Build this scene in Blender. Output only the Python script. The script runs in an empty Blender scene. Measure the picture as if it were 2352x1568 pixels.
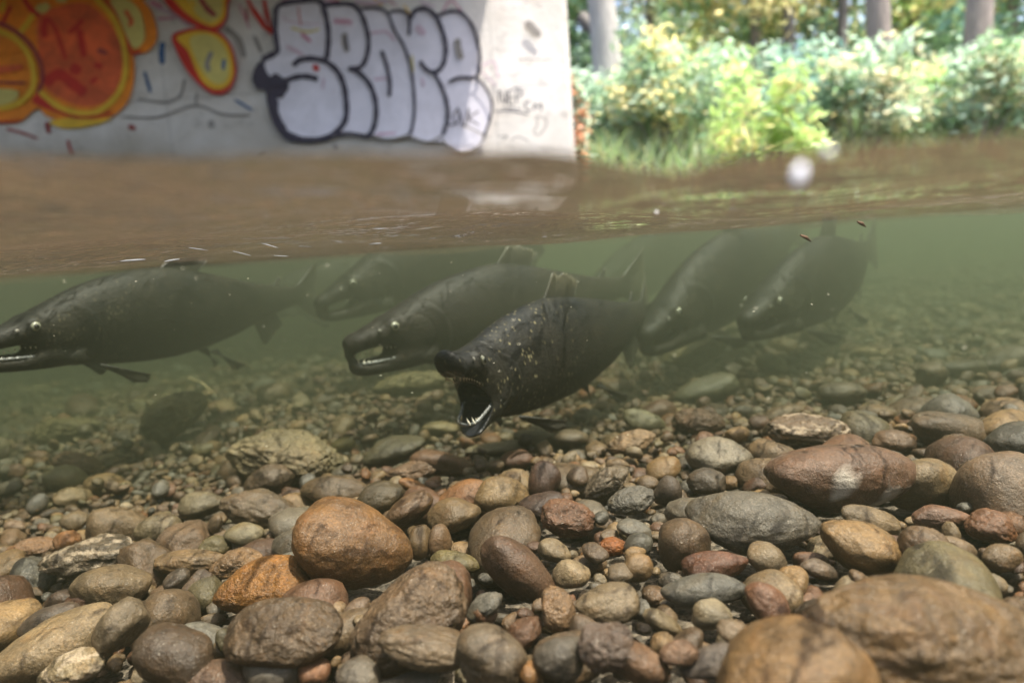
import bpy, math, random
import numpy as np
from mathutils import Vector, Matrix, Euler

random.seed(7)
rng = np.random.default_rng(11)
sc = bpy.context.scene
COL = sc.collection

# ------------------------------------------------------------------ camera, sky, sun, exposure
CAMLOC = Vector((0.0, 0.0, -0.022))
F = 1568.0                                   # focal length in photo pixels (photo taken as 2352 x 1568)
cam_d = bpy.data.cameras.new('camera'); cam = bpy.data.objects.new('camera', cam_d); COL.objects.link(cam)
cam_d.sensor_width = 36; cam_d.lens = 24; cam_d.clip_start = 0.01; cam_d.clip_end = 500
CROT = Matrix.Rotation(math.radians(90 - 7.6), 3, 'X') @ Matrix.Rotation(math.radians(-4.0), 3, 'Z')
cam.matrix_world = Matrix.Translation(CAMLOC) @ CROT.to_4x4()
cam_d.dof.use_dof = True; cam_d.dof.focus_distance = 0.78; cam_d.dof.aperture_fstop = 3.0
sc.camera = cam

SUN_EL, SUN_AZ = 73.0, 118.0                  # azimuth measured from +Y (view direction) towards +X
w = bpy.data.worlds.new('World'); sc.world = w; w.use_nodes = True
nt = w.node_tree; bg = nt.nodes['Background']
sky = nt.nodes.new('ShaderNodeTexSky'); sky.sky_type = 'NISHITA'; sky.sun_disc = False
sky.sun_elevation = math.radians(SUN_EL); sky.sun_rotation = math.radians(SUN_AZ); sky.dust_density = 5.0; sky.air_density = 1.0; sky.ozone_density = .3
nt.links.new(sky.outputs[0], bg.inputs[0]); bg.inputs[1].default_value = 0.15
sl = bpy.data.lights.new('sun', 'SUN'); sl.energy = 4.6; sl.angle = math.radians(0.6); sl.color = (1.0, 0.94, 0.84)
so = bpy.data.objects.new('sun', sl); COL.objects.link(so)
e, a = math.radians(SUN_EL), math.radians(SUN_AZ)
sdir = Vector((math.sin(a) * math.cos(e), math.cos(a) * math.cos(e), math.sin(e)))
so.rotation_euler = sdir.to_track_quat('Z', 'Y').to_euler(); so.location = sdir * 20
sc.view_settings.view_transform = 'Standard'; sc.view_settings.look = 'None'
sc.view_settings.exposure = 1.7; sc.view_settings.gamma = 1.0
cy = sc.cycles
cy.max_bounces = 8; cy.diffuse_bounces = 3; cy.glossy_bounces = 3; cy.transmission_bounces = 4
cy.volume_bounces = 1; cy.transparent_max_bounces = 24; cy.sample_clamp_indirect = 4.0
cy.caustics_reflective = False; cy.caustics_refractive = False
sc.render.use_persistent_data = False

# ------------------------------------------------------------------ helpers
def ray(px, py):
    """direction of a photo pixel, scaled so that its camera depth is 1"""
    return CROT @ Vector(((px - 1176) / F, -(py - 784) / F, -1.0))
def at_depth(px, py, d):
    return CAMLOC + ray(px, py) * d
def on_plane_y(px, py, y):
    r = ray(px, py); return CAMLOC + r * ((y - CAMLOC.y) / r.y)
CRI = np.array(CROT.transposed())
def project(P):
    q = (np.asarray(P) - np.array(CAMLOC)) @ CRI.T
    d = -q[..., 2]
    return 1176 + F * q[..., 0] / d, 784 - F * q[..., 1] / d, d

def link(name, me, mats, parent=None, smooth=True):
    o = bpy.data.objects.new(name, me); COL.objects.link(o)
    if mats is not None:
        for m in (mats if isinstance(mats, (list, tuple)) else [mats]): me.materials.append(m)
    if parent is not None: o.parent = parent
    if smooth and len(me.polygons): me.polygons.foreach_set('use_smooth', [True] * len(me.polygons))
    return o
def mesh_np(name, V, Fc, mat_idx=None):
    """V (n,3); Fc (m,k) array of one face size, or list of tuples"""
    me = bpy.data.meshes.new(name)
    if isinstance(Fc, np.ndarray):
        V = np.asarray(V, dtype=np.float32); k = Fc.shape[1]; m = len(Fc)
        me.vertices.add(len(V)); me.vertices.foreach_set('co', V.ravel())
        me.loops.add(m * k); me.loops.foreach_set('vertex_index', Fc.astype(np.int32).ravel())
        me.polygons.add(m); me.polygons.foreach_set('loop_start', np.arange(0, m * k, k, dtype=np.int32))
        me.update(calc_edges=True)
    else:
        me.from_pydata([tuple(v) for v in V], [], Fc)
    if mat_idx is not None: me.polygons.foreach_set('material_index', np.asarray(mat_idx, dtype=np.int32))
    return me
def color_attr(me, cols):
    at = me.color_attributes.new('col', 'FLOAT_COLOR', 'POINT')
    c = np.ones((len(cols), 4), dtype=np.float32); c[:, :3] = cols
    at.data.foreach_set('color', c.ravel())
def tag(o, label=None, cat=None, group=None, kind=None):
    if label: o['label'] = label
    if cat: o['category'] = cat
    if group: o['group'] = group
    if kind: o['kind'] = kind
    return o
def empty(name, loc=(0, 0, 0)):
    o = bpy.data.objects.new(name, None); o.empty_display_size = 0.05; COL.objects.link(o); o.location = loc; return o

def smoothstep(a, b, x):
    t = np.clip((x - a) / (b - a), 0, 1); return t * t * (3 - 2 * t)
def hash3(i, j, k, s):
    h = (i * 374761393 + j * 668265263 + k * 2147483647 + s * 1274126177) & 0xffffffff
    h = ((h ^ (h >> 13)) * 1274126177) & 0xffffffff
    h = (h ^ (h >> 16)) & 0xffffffff
    return h.astype(np.float64) / 4294967295.0
def vnoise(P, s=0):
    P = np.asarray(P, dtype=np.float64); I = np.floor(P).astype(np.int64); f = P - I; f = f * f * (3 - 2 * f)
    r = 0
    for dx in (0, 1):
        for dy in (0, 1):
            for dz in (0, 1):
                wt = (f[:, 0] if dx else 1 - f[:, 0]) * (f[:, 1] if dy else 1 - f[:, 1]) * (f[:, 2] if dz else 1 - f[:, 2])
                r = r + wt * hash3(I[:, 0] + dx, I[:, 1] + dy, I[:, 2] + dz, s)
    return r * 2 - 1
def fbm(P, s=0, n=3):
    r = 0; a_ = 1.0
    for i in range(n): r = r + a_ * vnoise(np.asarray(P) * (2 ** i) + 17.3 * i, s + i); a_ *= .5
    return r

# ------------------------------------------------------------------ materials
def newmat(name):
    m = bpy.data.materials.new(name); m.use_nodes = True; n = m.node_tree
    return m, n, n.nodes['Principled BSDF'], n.links
def N(n, t, **kw):
    x = n.nodes.new(t)
    for k, v in kw.items(): setattr(x, k, v)
    return x
def mathn(n, op, a_, b_=None, clamp=False):
    x = n.nodes.new('ShaderNodeMath'); x.operation = op; x.use_clamp = clamp
    for i, v in enumerate((a_, b_)):
        if v is None: continue
        if isinstance(v, (int, float)): x.inputs[i].default_value = v
        else: n.links.new(v, x.inputs[i])
    return x.outputs[0]
def noise(n, vec, scale, detail=4, rough=.55, dist=0):
    x = n.nodes.new('ShaderNodeTexNoise'); x.inputs['Scale'].default_value = scale
    x.inputs['Detail'].default_value = detail; x.inputs['Roughness'].default_value = rough; x.inputs['Distortion'].default_value = dist
    if vec is not None: n.links.new(vec, x.inputs['Vector'])
    return x.outputs['Fac']
def maprange(n, v, a_, b_, c, d):
    x = n.nodes.new('ShaderNodeMapRange'); n.links.new(v, x.inputs[0])
    for i, q in enumerate((a_, b_, c, d)): x.inputs[i + 1].default_value = q
    return x.outputs[0]
def mixc(n, fac, a_, b_, mode='MIX'):
    x = n.nodes.new('ShaderNodeMix'); x.data_type = 'RGBA'; x.blend_type = mode
    for i, v in ((0, fac), (6, a_), (7, b_)):
        if isinstance(v, (int, float)): x.inputs[i].default_value = v
        elif isinstance(v, tuple): x.inputs[i].default_value = (*v[:3], 1)
        else: n.links.new(v, x.inputs[i])
    return x.outputs[2]
def bump(n, h, dist, strength=1.0, normal=None):
    x = n.nodes.new('ShaderNodeBump'); x.inputs['Strength'].default_value = strength; x.inputs['Distance'].default_value = dist
    n.links.new(h, x.inputs['Height'])
    if normal is not None: n.links.new(normal, x.inputs['Normal'])
    return x.outputs[0]

def stone_mat(name, attr=False, patch=None, speck=1.0, rough=.50, veins=False, rugged=.6):
    m, n, b, L = newmat(name)
    tc = N(n, 'ShaderNodeNewGeometry').outputs['Position']
    if attr: base = N(n, 'ShaderNodeAttribute', attribute_name='col').outputs['Color']
    else: base = N(n, 'ShaderNodeObjectInfo').outputs['Color']
    wet = N(n, 'ShaderNodeVectorMath', operation='MULTIPLY'); L.new(base, wet.inputs[0]); wet.inputs[1].default_value = (.375, .315, .23); base = wet.outputs[0]
    big = noise(n, tc, 22, 3, .6, .6); med = noise(n, tc, 75, 5, .7); fine = noise(n, tc, 420, 4, .75)
    v = mathn(n, 'MULTIPLY', maprange(n, big, .3, .7, .68, 1.3), maprange(n, med, .3, .7, .78, 1.2))
    v = mathn(n, 'MULTIPLY', v, maprange(n, fine, .3, .7, 1 - .5 * speck, 1 + .55 * speck))
    cc = N(n, 'ShaderNodeVectorMath', operation='SCALE'); L.new(base, cc.inputs[0]); L.new(v, cc.inputs['Scale'])
    col = cc.outputs[0]
    # warm iron stain in soft patches, pale mineral flecks
    st = maprange(n, noise(n, tc, 34, 3, .6, 1.0), .52, .70, 0, .55)
    warm = mixc(n, 1.0, col, (1.12, .90, .62), 'MULTIPLY')
    col = mixc(n, st, col, warm)
    fl = maprange(n, noise(n, tc, 620, 2, .5), .66, .74, 0, .45 * speck)
    col = mixc(n, fl, col, (.50, .44, .36))
    if patch:
        pm = maprange(n, noise(n, tc, patch[1], 3, .55, .5), patch[2], patch[2] + .06, 0, .8)
        col = mixc(n, pm, col, patch[0])
    if veins:
        wv = N(n, 'ShaderNodeTexWave', wave_type='BANDS', bands_direction='Z'); wv.inputs['Scale'].default_value = 22
        wv.inputs['Distortion'].default_value = 9; wv.inputs['Detail'].default_value = 4; wv.inputs['Detail Scale'].default_value = 1.5
        L.new(tc, wv.inputs[0]); col = mixc(n, maprange(n, wv.outputs['Fac'], .55, .9, 0, .5), col, (.34, .26, .18))
    L.new(col, b.inputs['Base Color'])
    L.new(maprange(n, med, .3, .7, rough + .12, rough - .14), b.inputs['Roughness'])
    b.inputs['Specular IOR Level'].default_value = .38
    h = mathn(n, 'ADD', mathn(n, 'MULTIPLY', noise(n, tc, 60, 4, .6, .2), 1.5 * rugged), mathn(n, 'MULTIPLY', noise(n, tc, 330, 4, .7), .45))
    L.new(bump(n, h, .0042, .8), b.inputs['Normal'])
    return m
M_STONE = stone_mat('river_stone')
M_SMOOTH = stone_mat('smooth_stone', speck=.7, rugged=.35)
M_ROUGH = stone_mat('rugged_stone', speck=1.1, rugged=2.2, rough=.55)
M_PATCH = stone_mat('patched_stone', patch=((.36, .32, .27), 9, .53), speck=.8, rugged=.5)
M_VEIN = stone_mat('veined_stone', veins=True, rugged=2.0)
M_GRAV = stone_mat('gravel', attr=True)
def bed_mat():
    m, n, b, L = newmat('grit')
    tc = N(n, 'ShaderNodeNewGeometry').outputs['Position']
    vo = N(n, 'ShaderNodeTexVoronoi'); vo.inputs['Scale'].default_value = 130; L.new(tc, vo.inputs['Vector'])
    ra = N(n, 'ShaderNodeValToRGB'); cr = ra.color_ramp
    cr.elements[0].color = (.03, .023, .016, 1); cr.elements[1].color = (.13, .10, .07, 1)
    x = cr.elements.new(.5); x.color = (.065, .048, .032, 1)
    sp = N(n, 'ShaderNodeSeparateColor'); L.new(vo.outputs['Color'], sp.inputs[0]); L.new(sp.outputs[0], ra.inputs[0])
    L.new(ra.outputs[0], b.inputs['Base Color']); b.inputs['Roughness'].default_value = .8
    h = mathn(n, 'SUBTRACT', 1.0, vo.outputs['Distance'])
    L.new(bump(n, h, .006, 1.0), b.inputs['Normal'])
    return m
M_BED = bed_mat()

# ------------------------------------------------------------------ the river bed
def bedz(x, y):
    x = np.asarray(x, float); y = np.asarray(y, float)
    z = -0.385 + .035 * np.clip(x, -1.5, 2.2) + .014 * np.sin(2.3 * x + 1.1 * y + .5) + .012 * np.sin(3.9 * y - 1.7 * x)
    z = z + .028 * smoothstep(1.2, 2.0, y) * smoothstep(.3, -.5, x)
    z = z + .12 * smoothstep(1.7, 5, y)
    z = z + 1.25 * smoothstep(5.2, 8.2, y - .15 * (x - .5)) * smoothstep(-.2, 1.2, x)
    return z
def ground_hit(px, py):
    r = ray(px, py); t = .2
    while t < 9:
        p = CAMLOC + r * t
        if p.z <= float(bedz(p.x, p.y)): break
        t += .01
    return t
def grid_mesh(name, xs, ys, zf):
    X, Y = np.meshgrid(xs, ys); Z = zf(X, Y); V = np.stack([X, Y, Z], -1).reshape(-1, 3)
    nx, ny = len(xs), len(ys); i = np.arange(nx - 1)[None] + nx * np.arange(ny - 1)[:, None]; i = i.ravel()
    return V, np.stack([i, i + 1, i + 1 + nx, i + nx], 1)
V, Q = grid_mesh('bed', np.concatenate([np.linspace(-40, -6, 12), np.linspace(-5.5, 7, 120), np.linspace(8, 60, 16)]),
                 np.concatenate([np.linspace(-6, 0, 20), np.linspace(.1, 8.5, 150), np.linspace(9, 90, 26)]),
                 lambda X, Y: bedz(X, Y) - .012 - .03 * smoothstep(1.5, .9, Y) + .06 * smoothstep(8.5, 14, Y) * (np.sin(X * .9) + np.cos(Y * .7)))
bedo = tag(link('riverbed', mesh_np('riverbed', V, Q), M_BED), 'gritty brown riverbed under the stones rising to the far bank', kind='structure')

# ------------------------------------------------------------------ stones
def ico(sub):
    import bmesh
    bm = bmesh.new(); bmesh.ops.create_icosphere(bm, subdivisions=sub, radius=1); bm.verts.ensure_lookup_table()
    V = np.array([v.co[:] for v in bm.verts]); Fc = np.array([[v.index for v in f.verts] for f in bm.faces]); bm.free()
    return V / np.linalg.norm(V, axis=1, keepdims=True), Fc
ICO = {s: ico(s) for s in (2, 3, 4, 5, 6)}
def rock(seed, sub, ang, k=9, flat=.62, elong=.78, rough=.02):
    """unit stone (half length 1): soft minimum over random planes. ang 0 = water-worn, 1 = broken"""
    r_ = np.random.default_rng(seed); D, Fc = ICO[sub]
    Nn = r_.normal(size=(k, 3)); Nn /= np.linalg.norm(Nn, axis=1, keepdims=True)
    h = r_.uniform(.72, 1.0, k)
    dots = np.maximum(D @ Nn.T, 1e-3); R = h / dots
    p = 3.2 + 16 * ang
    R = (np.sum(R ** -p, 1) + 1.0) ** (-1 / p)
    nz = .10 * vnoise(D * 1.3 + seed, seed) * (1 - .4 * ang) + rough * (fbm(D * (4 + 3 * ang) + 3 * seed, seed + 5, 4))
    if ang > .45: nz = nz - .05 * np.abs(vnoise(D * 3.1 + seed, seed + 3))
    V = D * (R * (1 + nz))[:, None]
    V -= (V.max(0) + V.min(0)) / 2; V /= ((V.max(0) - V.min(0)) / 2)
    V *= np.array([1, elong, flat])
    return V, Fc

# (cx, cy, w, h, tilt, kind, colour rgb, material, description)  in photo pixels
OB = (.235, .132, .055); OR = (.30, .145, .03); DB = (.085, .058, .038); GB = (.17, .125, .085); TG = (.24, .19, .13)
BR = (.15, .085, .055); GR = (.16, .15, .14); BG = (.155, .16, .165); PK = (.22, .135, .10); YT = (.34, .235, .12)
PL = (.36, .32, .26); OL = (.15, .135, .08); PU = (.11, .065, .052); GG = (.23, .235, .18); RB = (.16, .08, .05)
S_, T_, R_, P_, V_ = M_STONE, M_SMOOTH, M_ROUGH, M_PATCH, M_VEIN
HERO = [
 (816,1246,268,196,-10,0,OB,S_,'large rounded orange-brown boulder'),
 (608,1340,222,122,10,.1,OR,R_,'wet vivid orange cobble'),
 (652,1447,284,140,3,.15,(.13,.09,.055),R_,'long dark brown cobble with a pitted face'),
 (935,1425,290,175,28,.35,(.17,.12,.08),R_,'big rugged brown slab'),
 (973,1486,214,96,-12,.5,(.20,.155,.11),S_,'flat pointed lens-shaped stone'),
 (1190,1308,205,112,-48,0,(.13,.08,.055),T_,'smooth brown stone leaning over a dark hollow'),
 (1130,1515,170,150,-10,.2,(.17,.14,.11),S_,'flat grey-brown slab'),
 (1285,1506,118,100,-10,.15,(.14,.13,.125),S_,'white-flecked grey cobble'),
 (1220,1552,62,66,20,.1,(.30,.17,.07),S_,'small amber oval pebble'),
 (1390,1490,135,112,0,.6,(.17,.13,.12),R_,'rough pinkish grey chunk'),
 (1468,1522,140,80,-28,.2,(.19,.12,.08),S_,'brown-backed grey stone sloping down to the right'),
 (1395,1388,148,80,8,.25,(.22,.18,.13),T_,'smooth buff-grey stone'),
 (1283,1403,84,104,20,.6,(.27,.18,.11),R_,'knobbly tan nugget'),
 (1615,1353,192,78,-3,0,BG,T_,'long blue-grey oval'),
 (1730,1195,286,130,-2,0,(.155,.145,.135),S_,'big smooth grey oval'),
 (1930,1092,350,158,-9,0,(.19,.115,.085),P_,'big pinkish brown boulder with a pale grey patch'),
 (1978,1256,190,125,-38,.1,(.31,.215,.115),S_,'yellowish tan boulder tilted on end'),
 (2120,1462,640,250,-12,.25,(.19,.125,.06),R_,'huge brown boulder filling the right corner'),
 (1812,1545,350,240,0,0,(.25,.165,.085),S_,'golden tan dome-shaped boulder'),
 (1762,1388,115,86,-40,.1,(.24,.125,.08),T_,'salmon-pink egg-shaped stone'),
 (1524,1431,96,66,-30,.2,(.28,.235,.16),T_,'pale buff oblong pebble'),
 (1633,1410,92,70,5,.3,(.33,.30,.24),T_,'whitish knuckle-shaped pebble'),
 (1643,1296,150,62,2,.2,(.16,.075,.048),S_,'reddish brown spindle-shaped stone'),
 (1762,1282,92,72,-15,.2,(.26,.215,.16),T_,'pale taupe wedge pebble'),
 (1884,1308,100,44,-22,.1,(.17,.14,.125),T_,'flat mauve-grey pebble'),
 (2126,1264,122,112,-30,.3,(.19,.135,.09),S_,'taupe humped stone'),
 (2200,1262,96,52,-25,.3,(.25,.19,.135),T_,'tan slanting slab pebble'),
 (2000,1194,145,74,-18,.1,(.27,.21,.14),T_,'buff kidney-shaped stone'),
 (1650,1048,148,92,0,.1,(.25,.235,.21),S_,'pale grey rounded cobble with a brown base'),
 (1860,995,196,90,-8,.95,(.18,.13,.095),V_,'jagged brown rock with pale ridges'),
 (2190,988,202,78,-8,0,(.15,.115,.085),S_,'long dusty brown oval'),
 (2345,1018,140,90,5,.2,(.10,.095,.09),S_,'dark charcoal cobble at the right edge'),
 (1604,968,118,66,-12,.6,(.16,.10,.065),R_,'brown angular rock'),
 (1480,966,98,58,-22,.1,(.22,.22,.16),T_,'pale green-grey sloping cobble'),
 (1154,1138,128,90,-8,.1,(.25,.185,.105),S_,'yellow-brown blocky cobble'),
 (1250,1104,76,92,70,0,PU,T_,'upright dark purple-brown egg stone'),
 (1302,1188,122,84,-12,.65,(.17,.09,.055),R_,'chunky brown broken rock'),
 (1246,1168,110,68,6,.15,(.08,.052,.045),T_,'low dark maroon stone'),
 (1041,1182,128,76,4,.1,(.20,.145,.085),T_,'smooth khaki-brown stone'),
 (935,1176,112,92,35,.1,(.17,.105,.06),S_,'speckled brown stone leaning on the orange-brown boulder'),
 (958,1124,84,56,-30,.1,(.28,.14,.05),T_,'bright orange-tan pebble'),
 (1450,1150,108,66,18,.5,(.14,.14,.145),R_,'slate-grey angular rock'),
 (1392,1106,112,84,30,.85,(.20,.17,.14),R_,'pale upright shard'),
 (1016,1064,150,64,-10,.1,(.17,.10,.06),S_,'arched reddish brown stone'),
 (945,1084,124,52,8,.7,(.20,.13,.085),R_,'coarse crumbly brown rock'),
 (874,1140,114,72,10,.2,(.10,.078,.045),T_,'dark olive stone'),
 (770,1126,162,72,2,.1,(.14,.10,.06),T_,'double-humped olive-brown stone'),
 (620,1100,116,74,0,.3,(.13,.10,.075),S_,'dark taupe rounded triangular stone'),
 (655,1050,270,118,-8,.8,(.27,.24,.17),R_,'large craggy pale rock dusted with silt'),
 (598,1166,176,96,-14,.75,(.15,.115,.08),S_,'flat-topped dark angular block'),
 (466,1160,112,64,2,0,(.22,.20,.15),S_,'smooth sage-grey oval'),
 (559,1226,92,50,8,0,(.26,.24,.175),T_,'pale sage oval pebble'),
 (369,1212,102,80,25,.25,(.22,.19,.135),S_,'cracked grey-tan cobble'),
 (150,1098,86,60,-8,0,(.25,.24,.18),T_,'pale grey-green oval pebble'),
 (178,1066,104,62,-20,.7,(.17,.11,.07),R_,'brown triangular rock'),
 (396,955,165,120,28,.95,(.25,.23,.15),R_,'big tilted triangular block'),
 (150,986,158,56,3,.8,(.22,.20,.12),R_,'mossy pitted yellowish rock'),
 (250,1346,172,92,-3,0,(.21,.165,.115),S_,'broad tan-grey cobble'),
 (218,1374,146,66,14,.5,(.12,.065,.045),S_,'dark maroon wedge resting on the tan-grey cobble'),
 (270,1442,128,110,30,.3,(.20,.165,.125),S_,'mottled grey and tan stone with an orange spot'),
 (112,1424,140,74,18,.1,(.13,.105,.095),T_,'mauve-grey elongated stone'),
 (408,1520,190,180,-18,.1,(.10,.07,.048),S_,'dark brown humped cobble'),
 (165,1536,160,90,15,.7,(.36,.31,.23),V_,'pale marbled chunk'),
 (500,1568,250,90,-2,.2,(.16,.10,.07),S_,'broad reddish brown stone at the bottom edge'),
 (632,1535,140,100,-8,.2,(.16,.15,.145),T_,'lumpy lilac-grey stone'),
 (205,1280,215,92,3,.9,(.15,.125,.10),V_,'long dark craggy slab'),
 (440,1290,178,54,-2,.5,(.25,.18,.11),S_,'flat sandy-brown slab'),
 (546,1290,126,62,3,.5,(.26,.17,.10),R_,'rough warm tan nub'),
 (74,1262,130,54,4,.7,(.26,.16,.10),R_,'pinkish grainy rock'),
 (1046,1292,118,50,-4,.1,(.17,.15,.07),S_,'olive stone under the brown leaning stone'),
 (1274,1266,76,54,-24,.2,(.26,.215,.155),T_,'pale beige pebble'),
 (1404,1256,74,44,6,.95,(.34,.13,.035),R_,'small crumbly bright orange rock'),
 (1456,1218,80,50,-10,.1,(.18,.185,.19),T_,'light blue-grey pebble'),
 (1466,1252,66,56,50,.1,(.13,.135,.135),T_,'darker slate pebble'),
 (1462,1302,76,66,8,.4,(.30,.21,.12),T_,'warm tan blocky pebble'),
 (1312,1318,88,60,0,.2,(.30,.25,.18),T_,'cream pebble'),
 (1012,1242,56,76,78,0,(.20,.13,.075),T_,'upright brown oval pebble'),
 (966,1246,60,78,75,.1,(.21,.15,.085),T_,'upright khaki pebble'),
 (2162,1186,134,52,-2,.1,(.23,.14,.11),T_,'dusky pink oval'),
 (1186,1058,84,48,0,0,(.16,.09,.065),T_,'round russet pebble'),
 (1308,1010,90,50,0,0,(.17,.145,.115),T_,'round taupe stone'),
 (905,1036,150,72,12,.1,(.12,.115,.085),T_,'dark grey-green sloping cobble'),
 (1600,806,165,74,18,.8,(.34,.31,.20),R_,'pale yellowish slab'),
 (1772,836,76,54,-18,.1,(.25,.25,.19),T_,'pale sage cobble'),
 (1620,896,150,66,10,.1,(.13,.135,.10),T_,'large dark green-grey cobble'),
 (1450,1016,116,58,12,.7,(.33,.24,.16),R_,'cream and orange craggy rock'),
 (1537,1130,66,72,60,0,(.105,.085,.075),T_,'dark charcoal-brown egg pebble'),
 (1624,1108,90,62,0,.5,(.11,.09,.075),S_,'dark hood-shaped stone'),
 (1524,1078,82,54,14,.1,(.29,.20,.10),T_,'yellow egg-shaped pebble'),
 (1935,905,110,62,8,.2,(.15,.13,.105),S_,'brown-grey peaked cobble'),
 (2320,824,130,60,4,0,(.13,.11,.085),S_,'dark rounded cobble at the right edge'),
 (2210,848,112,42,2,0,(.115,.10,.08),T_,'low dark grey-brown oval stone'),
 (2140,862,66,62,0,.2,(.15,.12,.085),S_,'brown rounded stone'),
 (1980,962,74,40,-6,0,(.12,.12,.12),T_,'small dark slate oval'),
 (2052,1016,98,60,-8,.5,(.21,.14,.095),S_,'ruddy brown block'),
 (784,1024,66,34,6,.1,(.33,.29,.14),T_,'yellowish cream pebble'),
 (1140,1032,150,34,3,.4,(.21,.19,.14),S_,'pale flat ledge stone'),
 (1225,1005,92,40,0,.1,(.20,.18,.13),T_,'buff flattened stone'),
 (1348,905,42,34,0,.1,(.27,.12,.055),T_,'small round terracotta pebble'),
 (940,880,170,52,6,.6,(.26,.24,.15),R_,'pale yellowish flat rock'),
 (1010,986,90,36,-4,.5,(.27,.24,.16),T_,'flat cream chip'),
 (1790,955,120,44,14,.1,(.21,.16,.11),T_,'flat warm brown stone'),
 (1700,1000,60,38,-6,.1,(.17,.17,.165),T_,'small ash-grey cylinder-like stone'),
 (1425,1322,60,50,0,.3,(.20,.16,.12),T_,'drab pebble'),
 (724,1546,78,70,10,.3,(.30,.16,.10),S_,'pink and white granite pebble'),
 (826,1550,104,76,-10,.1,(.15,.135,.12),T_,'grey-brown pebble'),
 (935,1575,150,50,0,.1,(.17,.165,.16),T_,'light grey stone at the bottom edge'),
 (1690,1450,92,60,-20,.5,(.24,.185,.13),T_,'fawn wedge pebble'),
 (1560,1500,90,60,0,.6,(.22,.14,.10),R_,'speckled pink chunk'),
 (1640,1515,160,70,14,.1,(.15,.13,.13),T_,'lilac-grey stone against the golden dome'),
 (2280,1210,110,80,-15,.6,(.21,.11,.065),S_,'brick-brown block'),
 (2270,1340,80,50,-10,.1,(.30,.27,.22),T_,'pale cream flat pebble'),
]
proto = {}
def rock_mesh(seed, sub, ang, flat, elong):
    key = (seed, sub, ang, flat, elong)
    if key not in proto:
        V, Fc = rock(*key[:3], flat=flat, elong=elong, rough=.02 + .04 * ang)
        proto[key] = mesh_np('stone', V, Fc); proto[key].polygons.foreach_set('use_smooth', [True] * len(Fc))
    return proto[key]
def img_rot(tilt, yaw=0.0, nod=0.0):
    """stone axes: x across the picture, z up-ish, turned by tilt in the picture plane"""
    return Matrix.Rotation(math.radians(nod), 3, 'X') @ Matrix.Rotation(math.radians(-tilt), 3, 'Y') @ Matrix.Rotation(math.radians(yaw), 3, 'Z')
placed = []                                   # x, y, radius
stones = []                                   # (object, screen size, label stem)
for i, (cx, cyy, wd, hg, tilt, ang, colr, mt, desc) in enumerate(HERO):
    t = ground_hit(cx, min(cyy + .46 * hg, 1640))
    if cyy > 1500: t = ground_hit(cx, 1535)
    if cyy > 1440: t *= .94
    if 'dome' in desc and 'against' not in desc: t = .44
    p = at_depth(cx, cyy, t)
    W = wd / F * t / 2; H = hg / F * t / 2
    tr = math.radians(tilt)                   # undo the bounding box growth of a tilted ellipse
    c2, s2 = math.cos(tr) ** 2, math.sin(tr) ** 2
    if abs(tilt) > 8 and abs(c2 - s2) > .25:
        A2 = (W * W * c2 - H * H * s2) / (c2 - s2); B2 = (H * H * c2 - W * W * s2) / (c2 - s2)
        if A2 > 0 and B2 > .12 * A2: W, H = math.sqrt(A2), math.sqrt(B2)
    sub = 6 if wd > 240 else 5 if wd > 100 else 4
    me = rock_mesh(100 + i, sub, ang, 1.0, 1.0)
    o = bpy.data.objects.new('boulder' if wd > 240 else 'cobble' if wd > 95 else 'pebble', me); COL.objects.link(o)
    o.data.materials.append(mt) if not me.materials else None
    D = max(H * 1.05, min(W, H * 1.5)) * .92
    Sm = Matrix.Diagonal((W, D, H))
    o.matrix_world = Matrix.Translation(p) @ (img_rot(tilt) @ Sm).to_4x4()
    o.color = (*colr, 1)
    stones.append((o, wd, desc, cx, cyy)); placed.append((p.x, p.y, (W + D) / 2 * .98))

PALETTE = [(BR, 'brown'), (GB, 'grey-brown'), (TG, 'tan'), (GR, 'grey'), (BG, 'blue-grey'), ((.20, .145, .11), 'pinkish'), ((.26, .185, .105), 'yellow-brown'),
           ((.27, .235, .185), 'pale'), (OL, 'olive'), ((.10, .07, .055), 'dark maroon'), ((.095, .075, .06), 'dark'), ((.23, .12, .055), 'orange-brown'), ((.20, .15, .10), 'fawn'), ((.17, .12, .08), 'umber'), (RB, 'rust-red')]
PW = np.array([14, 16, 12, 9, 6, 7, 7, 6, 5, 4, 6, 5, 9, 10, 1.2]); PW /= PW.sum()
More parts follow.
